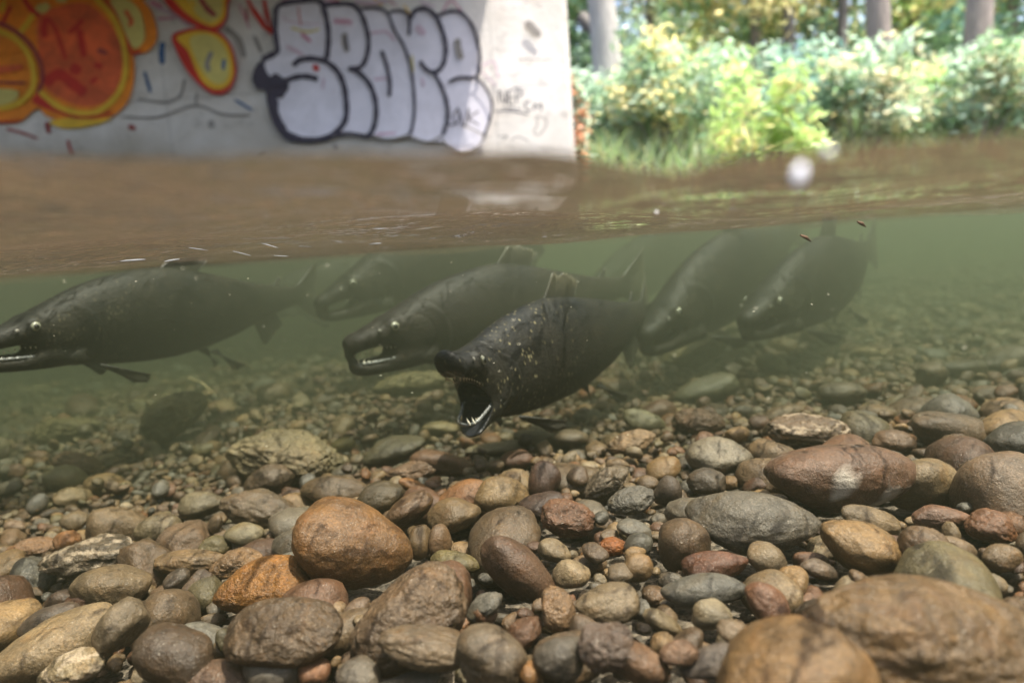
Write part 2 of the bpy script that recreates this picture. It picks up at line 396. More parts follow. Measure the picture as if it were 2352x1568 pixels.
# pack the bed with ever smaller stones
cells = {}
def add_cell(x, y, r):
    cells.setdefault((int(x // .12), int(y // .12)), []).append((x, y, r))
BIGR = [q for q in placed if q[2] > .06]
for q in placed:
    add_cell(*q)
def free(x, y, r, k):
    for q in BIGR:
        if (x - q[0]) ** 2 + (y - q[1]) ** 2 < (k * (r + q[2])) ** 2: return False
    i, j = int(x // .12), int(y // .12)
    for a_ in (-1, 0, 1):
        for b_ in (-1, 0, 1):
            for q in cells.get((i + a_, j + b_), ()):
                if (x - q[0]) ** 2 + (y - q[1]) ** 2 < (k * (r + q[2])) ** 2: return False
    return True
fill = []
PR = random.Random(5)
for (r0, r1, tries, y0, y1) in ((.032, .046, 1200, .25, 1.05), (.030, .045, 260, .8, 4.5), (.021, .032, 1300, .25, 1.0), (.019, .030, 1200, .25, 4.5), (.0125, .019, 5600, .25, 4.5), (.008, .0125, 30000, .25, 3.6), (.005, .008, 78000, .3, 2.9)):
    for _ in range(tries):
        y = y0 + (y1 - y0) * PR.random() ** 1.35; x = (PR.random() * 2 - 1) * (.86 * y + .45)
        r = PR.uniform(r0, r1) * (1 + .12 * y)
        if y < .85 and r < .0135 and PR.random() < .5: continue
        if y > 1.0 and .0105 < r / (1 + .12 * y) < .05 and PR.random() < (.78 if x < .4 else .5): continue
        if free(x, y, r, .88 if y < .9 else .84): fill.append((x, y, r)); add_cell(x, y, r)
# a few lie on top of the others
for _ in range(900):
    y = .42 + 2.6 * PR.random() ** 1.3; x = (PR.random() * 2 - 1) * (.84 * y); r = PR.uniform(.007, .017) * (1 + .1 * y)
    if all((x - q[0]) ** 2 + (y - q[1]) ** 2 > (q[2] + r) ** 2 for q in placed): fill.append((x, y, -r))
fill_v = []
for (x, y, r) in fill:
    top = r < 0; r = abs(r)
    z = float(bedz(x, y)) + (.12 * r if not top else .014 + .4 * r) + PR.uniform(-.004, .005) - .010 * (y < .9) * (r < .03)
    px, py, d = project((x, y, z)); fill_v.append((x, y, z, r, float(px), float(py), float(r / d * F), top))
inview = [q for q in fill_v if -40 < q[4] < 2392 and q[5] < 1600]
inview.sort(key=lambda q: -q[6])
N_IND = 300 - len(HERO) - 4
chosen = set(id(q) for q in inview[:N_IND])
GM = [(rock_mesh(s, 4, [.05, .15, .3, .2, .45, .6, .8, .1, .95, .35, .7, .05][s], [.62, .7, .55, .6, .5, .6, .55, .8, .6, .45, .65, .7][s], [.8, .7, .85, .6, .75, .8, .7, .9, .75, .7, .85, .65][s])) for s in range(12)]
for m_ in GM: m_.materials.append(M_STONE)
GN = [(np.array([v.co[:] for v in m_.vertices])) for m_ in (rock_mesh(s + 40, 3, [.1, .5, .2, .8, .3, .6, .9, .1][s % 8], [.62, .7, .45, .6][s % 4], [.8, .65, .85][s % 3]) for s in range(12))]
GL = [(np.array([v.co[:] for v in m_.vertices])) for m_ in (rock_mesh(s + 60, 2, [0, .05, .1, .2, .3, .5, .7, .1][s % 8], [.62, .7, .55, .6][s % 4], [.8, .7, .85][s % 3]) for s in range(12))]
GV, GF, GC = [], [], []; off = 0
for q in fill_v:
    x, y, z, r, px, py, sz, top = q
    ci = PR.choices(range(len(PALETTE)), PW)[0]; base = np.array(PALETTE[ci][0]) * PR.uniform(.75, 1.3)
    yaw = PR.uniform(0, 360); rx, ry = PR.gauss(0, 16), PR.gauss(0, 16)
    if top: rx, ry = rx * 1.6, ry * 1.6
    Rm = Euler((math.radians(rx), math.radians(ry), math.radians(yaw))).to_matrix(); sc3 = 1.22 * r
    if id(q) in chosen:
        k = PR.randrange(12); o = bpy.data.objects.new('pebble' if sz < 36 else 'cobble', GM[k]); COL.objects.link(o)
        o.matrix_world = Matrix.Translation((x, y, z)) @ (Rm @ Matrix.Diagonal((sc3, sc3, sc3 * PR.uniform(.85, 1.25)))).to_4x4()
        o.color = (*base, 1)
        kind = 'angular' if k in (4, 5, 6, 8, 10) else 'flat' if k in (4, 9) else 'rounded'
        stones.append((o, sz * 2, (PALETTE[ci][1], kind), px, py))
    else:
        P0, (D_, Fc) = (PR.choice(GN), ICO[3]) if sz > 10 else (PR.choice(GL), ICO[2])
        Vv = (P0 * sc3) @ np.array(Rm).T + np.array((x, y, z))
        GV.append(Vv); GF.append(Fc + off); off += len(Vv); GC.append(np.repeat(base[None], len(Vv), 0))
gme = mesh_np('gravel', np.concatenate(GV), np.concatenate(GF)); color_attr(gme, np.concatenate(GC))
tag(link('gravel', gme, M_GRAV), 'small mixed brown, grey and tan gravel filling the riverbed between the stones', kind='stuff')

# labels: hero stones by their own look, the others by colour, shape and the named stone they lie beside
heroes = [(s[2], s[3], s[4], s[1]) for s in stones if isinstance(s[2], str)]
used = {}
def place_words(cx, cyy):
    h = ('on the left' if cx < 560 else 'left of centre' if cx < 1000 else 'near the middle' if cx < 1350 else 'right of centre' if cx < 1800 else 'on the right')
    v = ('in the hazy distance' if cyy < 900 else 'on the middle riverbed' if cyy < 1130 else 'in the foreground' if cyy < 1400 else 'close to the bottom edge')
    return h, v
for (o, sz, d, cx, cyy) in stones:
    if isinstance(d, str):
        h, v = place_words(cx, cyy); extra = '' if len(d.split()) > 8 else (' ' + v if 'edge' not in d else '')
        lab = d + extra + (' ' + h if len((d + extra).split()) + 3 < 15 and 'right' not in d and 'edge' not in d else '')
        if len(lab.split()) < 4: lab += ' on the riverbed'
        tag(o, ' '.join(lab.split()[:16]), 'stone', 'stones on the riverbed')
        used[o['label']] = 1
for (o, sz, d, cx, cyy) in stones:
    if isinstance(d, str): continue
    cand = sorted(heroes, key=lambda q: (q[1] - cx) ** 2 + 2 * (q[2] - cyy) ** 2 - (q[3] * .5) ** 2)[:6]
    size = 'largish' if sz > 62 else 'small' if sz < 44 else 'middling'
    done = False
    for hd in cand:
        dx, dy = hd[1] - cx, hd[2] - cyy
        rel = ('just right of' if dx < 0 else 'just left of') if abs(dx) > abs(dy) * 1.2 else ('in front of' if dy < 0 else 'behind')
        for lab in ('%s %s %s pebble %s the %s' % (size, d[0], d[1], rel, hd[0]),):
            lab = ' '.join(lab.split()[:16])
            if lab not in used: used[lab] = 1; o['label'] = lab; done = True; break
        if done: break
    if not done:
        h, v = place_words(cx, cyy); lab = '%s %s %s pebble %s %s' % (size, d[0], d[1], v, h)
        o['label'] = ' '.join(lab.split()[:16])
    o['category'] = 'stone'; o['group'] = 'stones on the riverbed'

# ------------------------------------------------------------------ salmon
def surface_nets(F3, org, h):
    """naive surface nets over a 3D array, inside < 0"""
    s = F3 < 0; nx, ny, nz = F3.shape
    acc = np.zeros((nx - 1, ny - 1, nz - 1, 3)); cnt = np.zeros((nx - 1, ny - 1, nz - 1))
    offs = [(a_, b_, c) for a_ in (0, 1) for b_ in (0, 1) for c in (0, 1)]
    def sl_(o): return tuple(slice(o[i], F3.shape[i] - 1 + o[i]) for i in range(3))
    for o1 in offs:
        for ax in range(3):
            if o1[ax]: continue
            o2 = list(o1); o2[ax] = 1; A, B = F3[sl_(o1)], F3[sl_(o2)]
            m = (A < 0) != (B < 0); t = np.where(m, A / np.where(m, A - B, 1), 0)
            for k in range(3):
                acc[..., k] += np.where(m, (t if k == ax else o1[k]), 0)
            cnt += m
    act = cnt > 0; idx = -np.ones(act.shape, int); idx[act] = np.arange(act.sum())
    P = acc[act] / cnt[act][:, None]; ijk = np.argwhere(act); V = (P + ijk) * h + np.array(org)
    Fs = []
    for ax in range(3):
        u, v = (ax + 1) % 3, (ax + 2) % 3
        A = F3; sh = [slice(1, -1)] * 3; sh[ax] = slice(0, -1); sh2 = list(sh); sh2[ax] = slice(1, None)
        a1, b1 = A[tuple(sh)] < 0, A[tuple(sh2)] < 0
        for (m, flip) in ((a1 & ~b1, False), (~a1 & b1, True)):
            q = np.argwhere(m); q[:, u] += 1; q[:, v] += 1
            def g(du, dv):
                r_ = q.copy(); r_[:, u] -= du; r_[:, v] -= dv; return idx[r_[:, 0], r_[:, 1], r_[:, 2]]
            quad = [g(1, 1), g(0, 1), g(0, 0), g(1, 0)]
            if flip: quad = quad[::-1]
            Fs.append(np.stack(quad, 1))
    return V, np.concatenate(Fs)
def smin(a_, b_, k):
    h = np.clip(.5 + .5 * (b_ - a_) / k, 0, 1); return b_ * (1 - h) + a_ * h - k * h * (1 - h)
def smax(a_, b_, k): return -smin(-a_, -b_, k)
def curve(tab, t):
    tab = np.array(tab); t = np.asarray(t); xs, ys = tab[:, 0], tab[:, 1]
    r = 0
    for o_ in (-.010, 0, .010): r = r + np.interp(t + o_, xs, ys)
    return r / 3
TOP = [(-.02, 0), (0, .013), (.02, .025), (.05, .036), (.085, .050), (.12, .065), (.16, .083), (.2, .098), (.26, .113), (.34, .124), (.40, .126), (.5, .108), (.6, .083), (.7, .058), (.8, .040), (.87, .032), (.92, .036), (.95, .036)]
BOT = [(-.02, -.022), (0, -.026), (.02, -.021), (.06, -.017), (.10, -.021), (.135, -.035), (.165, -.066), (.2, -.080), (.26, -.092), (.34, -.101), (.42, -.103), (.5, -.096), (.6, -.078), (.7, -.053), (.8, -.037), (.87, -.030), (.92, -.034), (.95, -.034)]
WID = [(-.02, .012), (0, .022), (.03, .033), (.07, .041), (.11, .047), (.16, .053), (.2, .057), (.28, .062), (.38, .063), (.48, .059), (.58, .050), (.68, .037), (.78, .023), (.87, .013), (.92, .008), (.95, .004)]
def fish_sdf(X, Y, Z, gape):
    t = -X
    top, bot, wd = curve(TOP, t), curve(BOT, t), curve(WID, t)
    c, hh = (top + bot) / 2, (top - bot) / 2
    q = ((np.abs(Z - c) / hh) ** 1.92 + (np.abs(Y) / wd) ** 1.92) ** (1 / 1.92)
    d = (q - 1) * np.minimum(hh, wd)
    d = np.maximum(d, X - .012); d = smax(d, -X - .93, .01)
    d = smin(d, np.sqrt(((X + .004) / 1.0) ** 2 + (Y / 1.25) ** 2 + ((Z - .002)) ** 2) - (.026 if gape > .3 else .0165), .012)        # bulbous snout
    d = smin(d, np.sqrt((X - .008) ** 2 + Y ** 2 + ((Z + .026) / 1.3) ** 2) - .008, .012)           # hooked tip
    for s in (-1, 1):                                                                              # brow and cheek
        d = smin(d, np.sqrt((X + .088) ** 2 + (Y - s * .026) ** 2 + (Z - .026) ** 2) - .0175, .012)
        d = smin(d, np.sqrt(((X + .125) / 1.5) ** 2 + (Y - s * .022) ** 2 + ((Z + .012) / 1.2) ** 2) - .026, .02)
        d = smax(d, -(np.sqrt((X + .084) ** 2 + (Y - s * .0520) ** 2 + (Z - .026) ** 2) - .0115), .003)   # eye socket
        d = smax(d, -(np.sqrt((X + .050) ** 2 + (Y - s * .0400) ** 2 + (Z - .021) ** 2) - .0045), .002)
    # mouth hollow under the palate
    ca, sa = math.cos(gape), math.sin(gape)
    HX, HZ = -.128, -.040                      # jaw hinge
    gm = gape / 2; cm, sm = math.cos(gm), math.sin(gm)
    ux = (X - HX) * cm - (Z - HZ) * sm; uz = (X - HX) * sm + (Z - HZ) * cm
    # skin of cheeks stretched between the jaws
    web = np.sqrt(((ux - .006) / .060) ** 2 + (Y / .043) ** 2 + (uz / (.022 + .085 * math.sin(gm))) ** 2) - 1
    d = smin(d, web * .035, .015)
    # lower jaw
    jx = (X - HX) * ca - (Z - HZ) * sa; jz = (X - HX) * sa + (Z - HZ) * ca
    s_ = np.clip(jx / .135, -.3, 1.0)
    wj = .044 - .022 * s_; hj = .0185 - .004 * s_
    jc = -.014 + .010 * np.clip(s_, 0, 1) ** 2
    jd = (((np.abs(Y) / wj) ** 2.4 + (np.abs(jz - jc) / hj) ** 2.4) ** (1 / 2.4) - 1) * np.minimum(wj, hj)
    jd = smax(jd, jx - .130, .02); jd = np.maximum(jd, -.05 - jx)
    jd = smin(jd, np.sqrt((jx - .128) ** 2 + Y ** 2 + ((jz - .002) / 1.3) ** 2) - .0125, .010)     # kype knob
    d = smin(d, jd, .012)
    trough = (((np.abs(Y) / (wj * .74)) ** 2.2 + (np.abs(jz - .016) / (hj * 1.15)) ** 2.2) ** (1 / 2.2) - 1) * .012
    trough = np.maximum(trough, jx - .118)
    d = smax(d, -np.maximum(trough, -.06 - jx), .003)
    if gape > .1:
        og = np.clip((ux + .065) / .22, 0, 1)
        ry = .012 + .026 * np.clip(og * 2.2, 0, 1); rz = .004 + .20 * math.sin(gm) * og * 1.15
        cav = (np.sqrt((Y / ry) ** 2 + (uz / rz) ** 2) - 1) * np.minimum(ry, rz)
        cav = np.maximum(cav, -.06 - ux)
        cav = np.maximum(cav, -(jz + .004) * 1.0) if False else cav
        # keep inside the lips: below the palate and above the jaw
        pal = Z - (curve(BOT, t) + .010)
        cav = np.maximum(cav, pal); cav = np.maximum(cav, -.012 - jz)
        d = smax(d, -cav, .004)
    # gill cover edge and body texture
    r = np.sqrt(((X + .150) / 1.0) ** 2 + ((Z + .008) / 1.25) ** 2)
    d = d + .0020 * np.exp(-((r - .066) / .0030) ** 2) * (X < -.15) - .0022 * np.exp(-((r - .058) / .009) ** 2) * (X < -.16)
    r2 = np.sqrt(((X + .135) / 1.0) ** 2 + ((Z + .0) / 1.2) ** 2)
    d = d + .0015 * np.exp(-((r2 - .038) / .003) ** 2) * (X < -.14)
    return d
def fish_mat(name, fleck=0.0, base=(.022, .019, .013), back=(.008, .009, .008), belly=(.035, .031, .024)):
    m, n, b, L = newmat(name)
    tc = N(n, 'ShaderNodeTexCoord').outputs['Object']
    sx = N(n, 'ShaderNodeSeparateXYZ'); L.new(tc, sx.inputs[0])
    g = maprange(n, sx.outputs['Z'], -.09, .09, 0, 1)
    col = mixc(n, g, belly, base); col = mixc(n, maprange(n, sx.outputs['Z'], .02, .10, 0, 1), col, back)
    nb = noise(n, tc, 14, 5, .65, .5); col = mixc(n, maprange(n, nb, .35, .7, 0, .6), col, (.016, .013, .008))
    vo = N(n, 'ShaderNodeTexVoronoi'); vo.inputs['Scale'].default_value = 150
    mp = N(n, 'ShaderNodeMapping'); mp.inputs['Scale'].default_value = (.75, .75, 1.2); L.new(tc, mp.inputs[0]); L.new(mp.outputs[0], vo.inputs['Vector'])
    sc_ = maprange(n, vo.outputs['Distance'], 0, .7, .75, 1.35)
    cc = N(n, 'ShaderNodeVectorMath', operation='SCALE'); L.new(col, cc.inputs[0]); L.new(sc_, cc.inputs['Scale']); col = cc.outputs[0]
    if fleck:
        v2 = N(n, 'ShaderNodeTexVoronoi'); v2.inputs['Scale'].default_value = 120
        mp2 = N(n, 'ShaderNodeMapping'); mp2.inputs['Scale'].default_value = (1.1, .8, .45); L.new(tc, mp2.inputs[0]); L.new(mp2.outputs[0], v2.inputs['Vector'])
        f1 = maprange(n, v2.outputs['Distance'], .16, .28, 1, 0)
        sp = N(n, 'ShaderNodeSeparateColor'); L.new(v2.outputs['Color'], sp.inputs[0])
        f2 = mathn(n, 'GREATER_THAN', sp.outputs[0], .45)
        zone = maprange(n, mathn(n, 'ABSOLUTE', mathn(n, 'ADD', sx.outputs['X'], .22)), .08, .24, 1, .0)
        z2 = maprange(n, noise(n, tc, 9, 3), .36, .55, 0, 1)
        f = mathn(n, 'MULTIPLY', mathn(n, 'MULTIPLY', f1, f2), mathn(n, 'MULTIPLY', zone, z2))
        col = mixc(n, mathn(n, 'MULTIPLY', f, fleck * .7), col, (.30, .26, .14))
    L.new(col, b.inputs['Base Color']); b.inputs['Roughness'].default_value = .6; b.inputs['Specular IOR Level'].default_value = .18
    L.new(bump(n, mathn(n, 'ADD', vo.outputs['Distance'], mathn(n, 'MULTIPLY', noise(n, tc, 60, 4), 1.4)), .0010, .5), b.inputs['Normal'])
    return m
def plain(name, col, rough=.5, spec=.5, nz=0.0, scale=60):
    m, n, b, L = newmat(name); b.inputs['Roughness'].default_value = rough; b.inputs['Specular IOR Level'].default_value = spec
    tc = N(n, 'ShaderNodeTexCoord').outputs['Object']
    f = noise(n, tc, scale, 4, .6)
    c = N(n, 'ShaderNodeVectorMath', operation='SCALE'); c.inputs[0].default_value = col[:3]; L.new(maprange(n, f, .3, .7, 1 - nz, 1 + nz), c.inputs['Scale'])
    L.new(c.outputs[0], b.inputs['Base Color']); return m
M_MOUTH = plain('mouth_lining', (.010, .011, .014), .35, .5, .3)
M_GUM = plain('gum', (.13, .135, .13), .35, .6, .3, 90)
M_TOOTH = plain('tooth', (.48, .44, .34), .3)
M_IRIS = plain('iris', (.22, .22, .16), .25, .8, .4, 200)
M_PUPIL = plain('pupil', (.004, .004, .005), .08, .9)
M_NOSE = plain('nostril_rim', (.22, .21, .18), .4, .5, .2)
def fin_mat(name, c0, c1):
    m, n, b, L = newmat(name)
    at = N(n, 'ShaderNodeAttribute', attribute_name='col').outputs['Color']
    sp = N(n, 'ShaderNodeSeparateColor'); L.new(at, sp.inputs[0])
    tc = N(n, 'ShaderNodeTexCoord').outputs['Object']
    col = mixc(n, sp.outputs[0], c0, c1)
    col = mixc(n, maprange(n, noise(n, tc, 90, 3), .5, .62, 0, .6), col, (.01, .01, .008))
    L.new(col, b.inputs['Base Color']); b.inputs['Roughness'].default_value = .5
    return m
M_FIN = fin_mat('fin', (.014, .013, .01), (.05, .045, .03)); M_FINP = fin_mat('frayed_fin', (.012, .011, .008), (.12, .11, .07))
FM = {'main': fish_mat('salmon_skin_flecked', .9, (.007, .006, .005), (.002, .003, .005), (.007, .0065, .006)),
      'olive': fish_mat('salmon_skin_olive', .25, (.004, .0045, .003), (.0015, .002, .0015), (.004, .004, .003)),
      'brown': fish_mat('salmon_skin_brown', .0, (.010, .0075, .006), (.003, .003, .004), (.009, .008, .007))}
FISH_BODY = {}
def fish_body(gape, h):
    key = (gape, h)
    if key not in FISH_BODY:
        org = (-.955, -.085, -.215); n = (int(1.03 / h) + 1, int(.17 / h) + 1, int(.36 / h) + 1)
        xs = org[0] + h * np.arange(n[0]); ys = org[1] + h * np.arange(n[1]); zs = org[2] + h * np.arange(n[2])
        X, Y, Z = np.meshgrid(xs, ys, zs, indexing='ij')
        G = fish_sdf(X, Y, Z, gape)
        V, Q = surface_nets(G, org, h)
        FISH_BODY[key] = (V, Q)
    return FISH_BODY[key]
def make_fish(label, mat, snout, yaw, pitch=0, roll=0, L=.85, gape=.1, bend=.05, h=.006, fins='plain', dorsal=1.0, group='salmon holding over the riverbed', nteeth=True, jitter=0, headup=0.0, headturn=0.0, headcut=0.0, gum=False):
    root = empty('salmon'); tag(root, label, 'fish', group)
    ph = jitter * 1.7
    def warp(V):
        V = np.array(V, float).reshape(-1, 3); hd = np.clip(.19 + V[:, 0], 0, 1); hd = hd * hd / (hd + .03)
        V[:, 2] += headup * hd; V[:, 1] += headturn * hd; V[:, 0] -= (.5 * (headup ** 2 + headturn ** 2) + headcut) * hd
        t = np.clip(-V[:, 0] - .16, 0, 1)
        V = V.copy(); V[:, 1] += bend * np.sin(t * 4.2 + ph) * t * 1.6 - bend * math.sin(ph) * t * 1.6
        return V
    Vb, Qb = fish_body(gape, h)
    cen = Vb[Qb].mean(1)
    HX, HZ = -.128, -.040; ca, sa = math.cos(gape), math.sin(gape); gm = gape / 2
    e1, e2 = Vb[Qb[:, 1]] - Vb[Qb[:, 0]], Vb[Qb[:, 3]] - Vb[Qb[:, 0]]; nn = np.cross(e1, e2); nn /= np.linalg.norm(nn, axis=1, keepdims=True) + 1e-12
    ux = (cen[:, 0] - HX) * math.cos(gm) - (cen[:, 2] - HZ) * math.sin(gm); uz = (cen[:, 0] - HX) * math.sin(gm) + (cen[:, 2] - HZ) * math.cos(gm)
    inside = (ux > -.065) & (ux < .128) & (np.abs(uz) < .004 + .20 * math.sin(gm) * np.clip((ux + .065) / .22, 0, 1) * 1.16) & ((-cen[:, 1] * nn[:, 1] - uz * nn[:, 2] * math.cos(gm) + nn[:, 0] * .02) > .0012)
    body = link('body', mesh_np('body', warp(Vb), Qb, inside.astype(int)), [mat, M_MOUTH], root)
    def part(name, V, Fc, m, parent=root): return link(name, mesh_np(name, warp(V), Fc), m, parent)
    # eyes
    D, Fi = ICO[3]
    for s in (-1, 1):
        ey = part('eye', D * np.array([.0095, .0055, .0095]) + np.array([-.084, s * .0440, .026]), Fi, M_IRIS)
        part('pupil', D * np.array([.0056, .0032, .0056]) + np.array([-.0835, s * .0480, .026]), Fi, M_PUPIL, ey)
        part('nostril', D * np.array([.0042, .002, .0042]) + np.array([-.050, s * .0385, .021]), Fi, M_NOSE)
    # jaws: gum ridge and teeth
    def jaw_pt(s, u):       # s side, u 0..1 from the corner to the tip, lower jaw rim
        jx = .012 + .112 * u; w_ = (.044 - .022 * jx / .135) * .86; w_ *= math.sqrt(max(0, 1 - max(0, (u - .80) / .2) ** 2 * .95))
        jz = .0015 + .006 * u * u
        return np.array([HX + jx * ca + jz * sa, s * w_, HZ - jx * sa + jz * ca])
    def pal_pt(s, u):
        x = -.115 + .118 * u; w_ = float(curve(WID, np.array([-x]))[0]) * .72; w_ *= math.sqrt(max(0, 1 - max(0, (u - .85) / .15) ** 2 * .9))
        return np.array([x, s * w_, float(curve(BOT, np.array([-x]))[0]) + .001])
    upj = np.array([sa, 0, ca])
    if gape > .12 or gum:
        GVv, GFf = [], []; n_ = 26
        pts = [jaw_pt(-1, u) for u in np.linspace(0, 1, n_)] + [jaw_pt(1, u) for u in np.linspace(1, 0, n_)]
        pts = np.array(pts)
        for i, p in enumerate(pts):
            rr = .0026 + .0008 * math.sin(i * 2.1)
            tg = pts[min(i + 1, len(pts) - 1)] - pts[max(i - 1, 0)]; tg /= np.linalg.norm(tg) + 1e-9; sd = np.cross(tg, upj); sd /= np.linalg.norm(sd) + 1e-9
            for k in range(6):
                an = k * math.pi / 3; GVv.append(p + rr * (math.cos(an) * sd + math.sin(an) * upj * 1.3))
        for i in range(len(pts) - 1):
            for k in range(6): GFf.append((i * 6 + k, i * 6 + (k + 1) % 6, i * 6 + 6 + (k + 1) % 6, i * 6 + 6 + k))
        part('gum', np.array(GVv), np.array(GFf), M_GUM)
    if nteeth:
        r_ = random.Random(3)
        def teeth(fn, up, n_, big, nm):
            TV, TF = [], []
            for s in (-1, 1):
                for i in range(n_):
                    u = .10 + .88 * i / (n_ - 1); p = fn(s, u); ln = (.0045 + big * smoothstep(.6, 1, u) * r_.uniform(.7, 1.2)) * r_.uniform(.7, 1.2); rr = .0014 + ln * .13
                    ti = p + up * ln + np.array([-.002, -s * .001, 0]); b0 = len(TV)
                    TV.extend([p + np.array([rr * math.cos(k * math.pi / 3), rr * math.sin(k * math.pi / 3), 0]) - up * .001 for k in range(6)]); TV.append(ti)
                    TF.extend([(b0 + k, b0 + (k + 1) % 6, b0 + 6) for k in range(6)])
            part(nm, np.array(TV), np.array(TF), M_TOOTH)
        teeth(jaw_pt, upj, 13, .009 if gape > .3 else .006, 'lower_teeth')
        teeth(pal_pt, np.array([.1, 0, -1.0]), 12, .003, 'upper_teeth')
    # fins: base line, free edge line, rays run between them
    def fin(name, b0, b1, e0, e1, bulge, m, nr=22, side=None, thick=.0035, ragged=.004, curl=0.0, forked=0.0):
        b0, b1, e0, e1 = map(lambda q: np.array(q, float), (b0, b1, e0, e1)); nu, nv = nr * 2 + 1, 9
        r_ = np.random.default_rng(int(abs(b0[0] * 999)) + int(jitter * 10)); Vf, Cf = [], []
        nrm = np.cross(b1 - b0, e0 - b0); nrm /= np.linalg.norm(nrm)
        out = (e0 + e1) / 2 - (b0 + b1) / 2; out /= np.linalg.norm(out)
        for sgn in (1, -1):
            for i in range(nu):
                u = i / (nu - 1); B = b0 + (b1 - b0) * u; E = e0 + (e1 - e0) * u + out * (bulge * math.sin(math.pi * u) - forked * math.exp(-((u - .5) / .2) ** 2)); E = E + out * (r_.uniform(-1, 1) * ragged if sgn == 1 else 0)
                if sgn == 1: Vf.append([])
                else: E = Vf_E[i]
                if sgn == 1:
                    if i == 0: Vf_E = []
                    Vf_E.append(E)
                for j in range(nv):
                    v = j / (nv - 1); P = B + (E - B) * v
                    th = thick * (1 - .72 * v) * (1.0 if i % 2 == 0 else .45) * (0.15 if i in (0, nu - 1) else 1) * (.1 if j == nv - 1 else 1)
                    P = P + nrm * (sgn * th + curl * v * v + .0025 * math.sin(u * 9 + v * 3) * v)
                    Vf[-1].append(P) if False else Cf.append(((1.0 if i % 2 == 0 else .25) * v ** 1.5, P))
            if sgn == 1: pass
        P_all = np.array([c[1] for c in Cf]); C_all = np.array([[c[0]] * 3 for c in Cf])
        Fq = []; half = nu * nv
        for k, o_ in ((1, 0), (-1, half)):
            for i in range(nu - 1):
                for j in range(nv - 1):
                    q = (o_ + i * nv + j, o_ + (i + 1) * nv + j, o_ + (i + 1) * nv + j + 1, o_ + i * nv + j + 1); Fq.append(q if k == 1 else q[::-1])
        for i in range(nu - 1):
            j = nv - 1; Fq.append((i * nv + j, (i + 1) * nv + j, half + (i + 1) * nv + j, half + i * nv + j))
        for i in (0, nu - 1):
            for j in range(nv - 1): Fq.append((i * nv + j, i * nv + j + 1, half + i * nv + j + 1, half + i * nv + j))
        me = mesh_np(name, warp(P_all), np.array(Fq)); color_attr(me, C_all)
        return link(name, me, m, root)
    fm = M_FINP if fins == 'frayed' else M_FIN
    dh = .075 * dorsal
    fin('dorsal_fin', (-.385, 0, .112), (-.50, 0, .102), (-.44, 0, .112 + dh), (-.535, 0, .110 + dh * .5), .006, fm, 13, ragged=.006)
    fin('adipose_fin', (-.775, 0, .045), (-.80, 0, .040), (-.80, 0, .068), (-.815, 0, .058), .003, M_FIN, 5, ragged=.001)
    fin('tail_fin', (-.90, 0, .034), (-.90, 0, -.034), (-1.02, 0, .105), (-1.02, 0, -.105), -.0, fm, 24, ragged=.005, forked=.022, thick=.004)
    fin('anal_fin', (-.68, 0, -.058), (-.78, 0, -.038), (-.715, 0, -.125), (-.80, 0, -.075), .004, M_FIN, 12)
    for s in (-1, 1):
        fin('pectoral_fin', (-.205, s * .040, -.078), (-.225, s * .036, -.092), (-.295, s * .085, -.110), (-.265, s * .065, -.130), .010, M_FIN, 10, curl=.006)
        fin('pelvic_fin', (-.50, s * .022, -.105), (-.53, s * .018, -.102), (-.585, s * .055, -.150), (-.555, s * .035, -.165), .006, M_FIN, 8)
    Rm = Matrix.Rotation(math.radians(yaw), 3, 'Z') @ Matrix.Rotation(math.radians(-pitch), 3, 'Y') @ Matrix.Rotation(math.radians(roll), 3, 'X')
    tip = Rm @ (Vector(warp([(0, 0, 0)])[0]) * L)
    root.matrix_world = Matrix.Translation(Vector(snout) - tip) @ (Rm @ Matrix.Diagonal((L, L, L))).to_4x4()
    return root
# yaw: direction the snout points; 180 = to the left of the picture, 270 = at the camera
make_fish('dark salmon in the middle with its toothed mouth gaping wide at the camera', FM['main'], at_depth(1030, 838, .98), 180 + 54, pitch=-5, roll=4, L=.81, gape=.64, headup=.42, headturn=.16, headcut=.20, bend=.05, h=.0026, fins='frayed', dorsal=.8)
make_fish('brown salmon just behind the gaping one, teeth showing in its nearly closed mouth', FM['brown'], at_depth(806, 788, 1.28), 180 + 38, pitch=-3, roll=0, L=.90, gape=.10, gum=True, headup=.04, bend=.03, h=.004, jitter=.5, fins='frayed', dorsal=.7)
make_fish('hazy salmon nosing in behind the brown one near the water surface', FM['olive'], at_depth(735, 695, 1.66), 180 + 36, pitch=-12, L=.95, gape=-.06, nteeth=False, h=.005, bend=.03, jitter=.9)
make_fish('big dark salmon swimming out of the left edge of the picture', FM['olive'], at_depth(-45, 790, 1.12), 180 + 62, pitch=-1, roll=-4, L=.82, gape=.0, gum=True, bend=.04, h=.004, jitter=.2, dorsal=.5)
make_fish('large pale-veiled salmon right of the gaping one with its back fin at the surface', FM['olive'], at_depth(1478, 770, 1.5), 180 + 44, pitch=-13, L=1.0, gape=-.06, nteeth=False, h=.005, bend=.03, jitter=.4, dorsal=.9)
make_fish('rightmost salmon with a frayed pale back fin', FM['olive'], at_depth(1712, 735, 1.5), 180 + 40, pitch=-8, L=.94, gape=-.06, nteeth=False, h=.005, bend=.04, fins='frayed', jitter=.7, dorsal=1.0)
make_fish('faint salmon deep in the haze behind the gaping one', FM['olive'], at_depth(1330, 690, 2.3), 180 + 36, pitch=-14, L=.98, gape=-.06, nteeth=False, h=.006, bend=.03, jitter=.3)
make_fish('faintest salmon, only its back and tail showing behind the right pair', FM['olive'], at_depth(1640, 640, 2.6), 180 + 25, pitch=-4, L=.95, gape=-.06, nteeth=False, h=.006, bend=.05, jitter=.1)
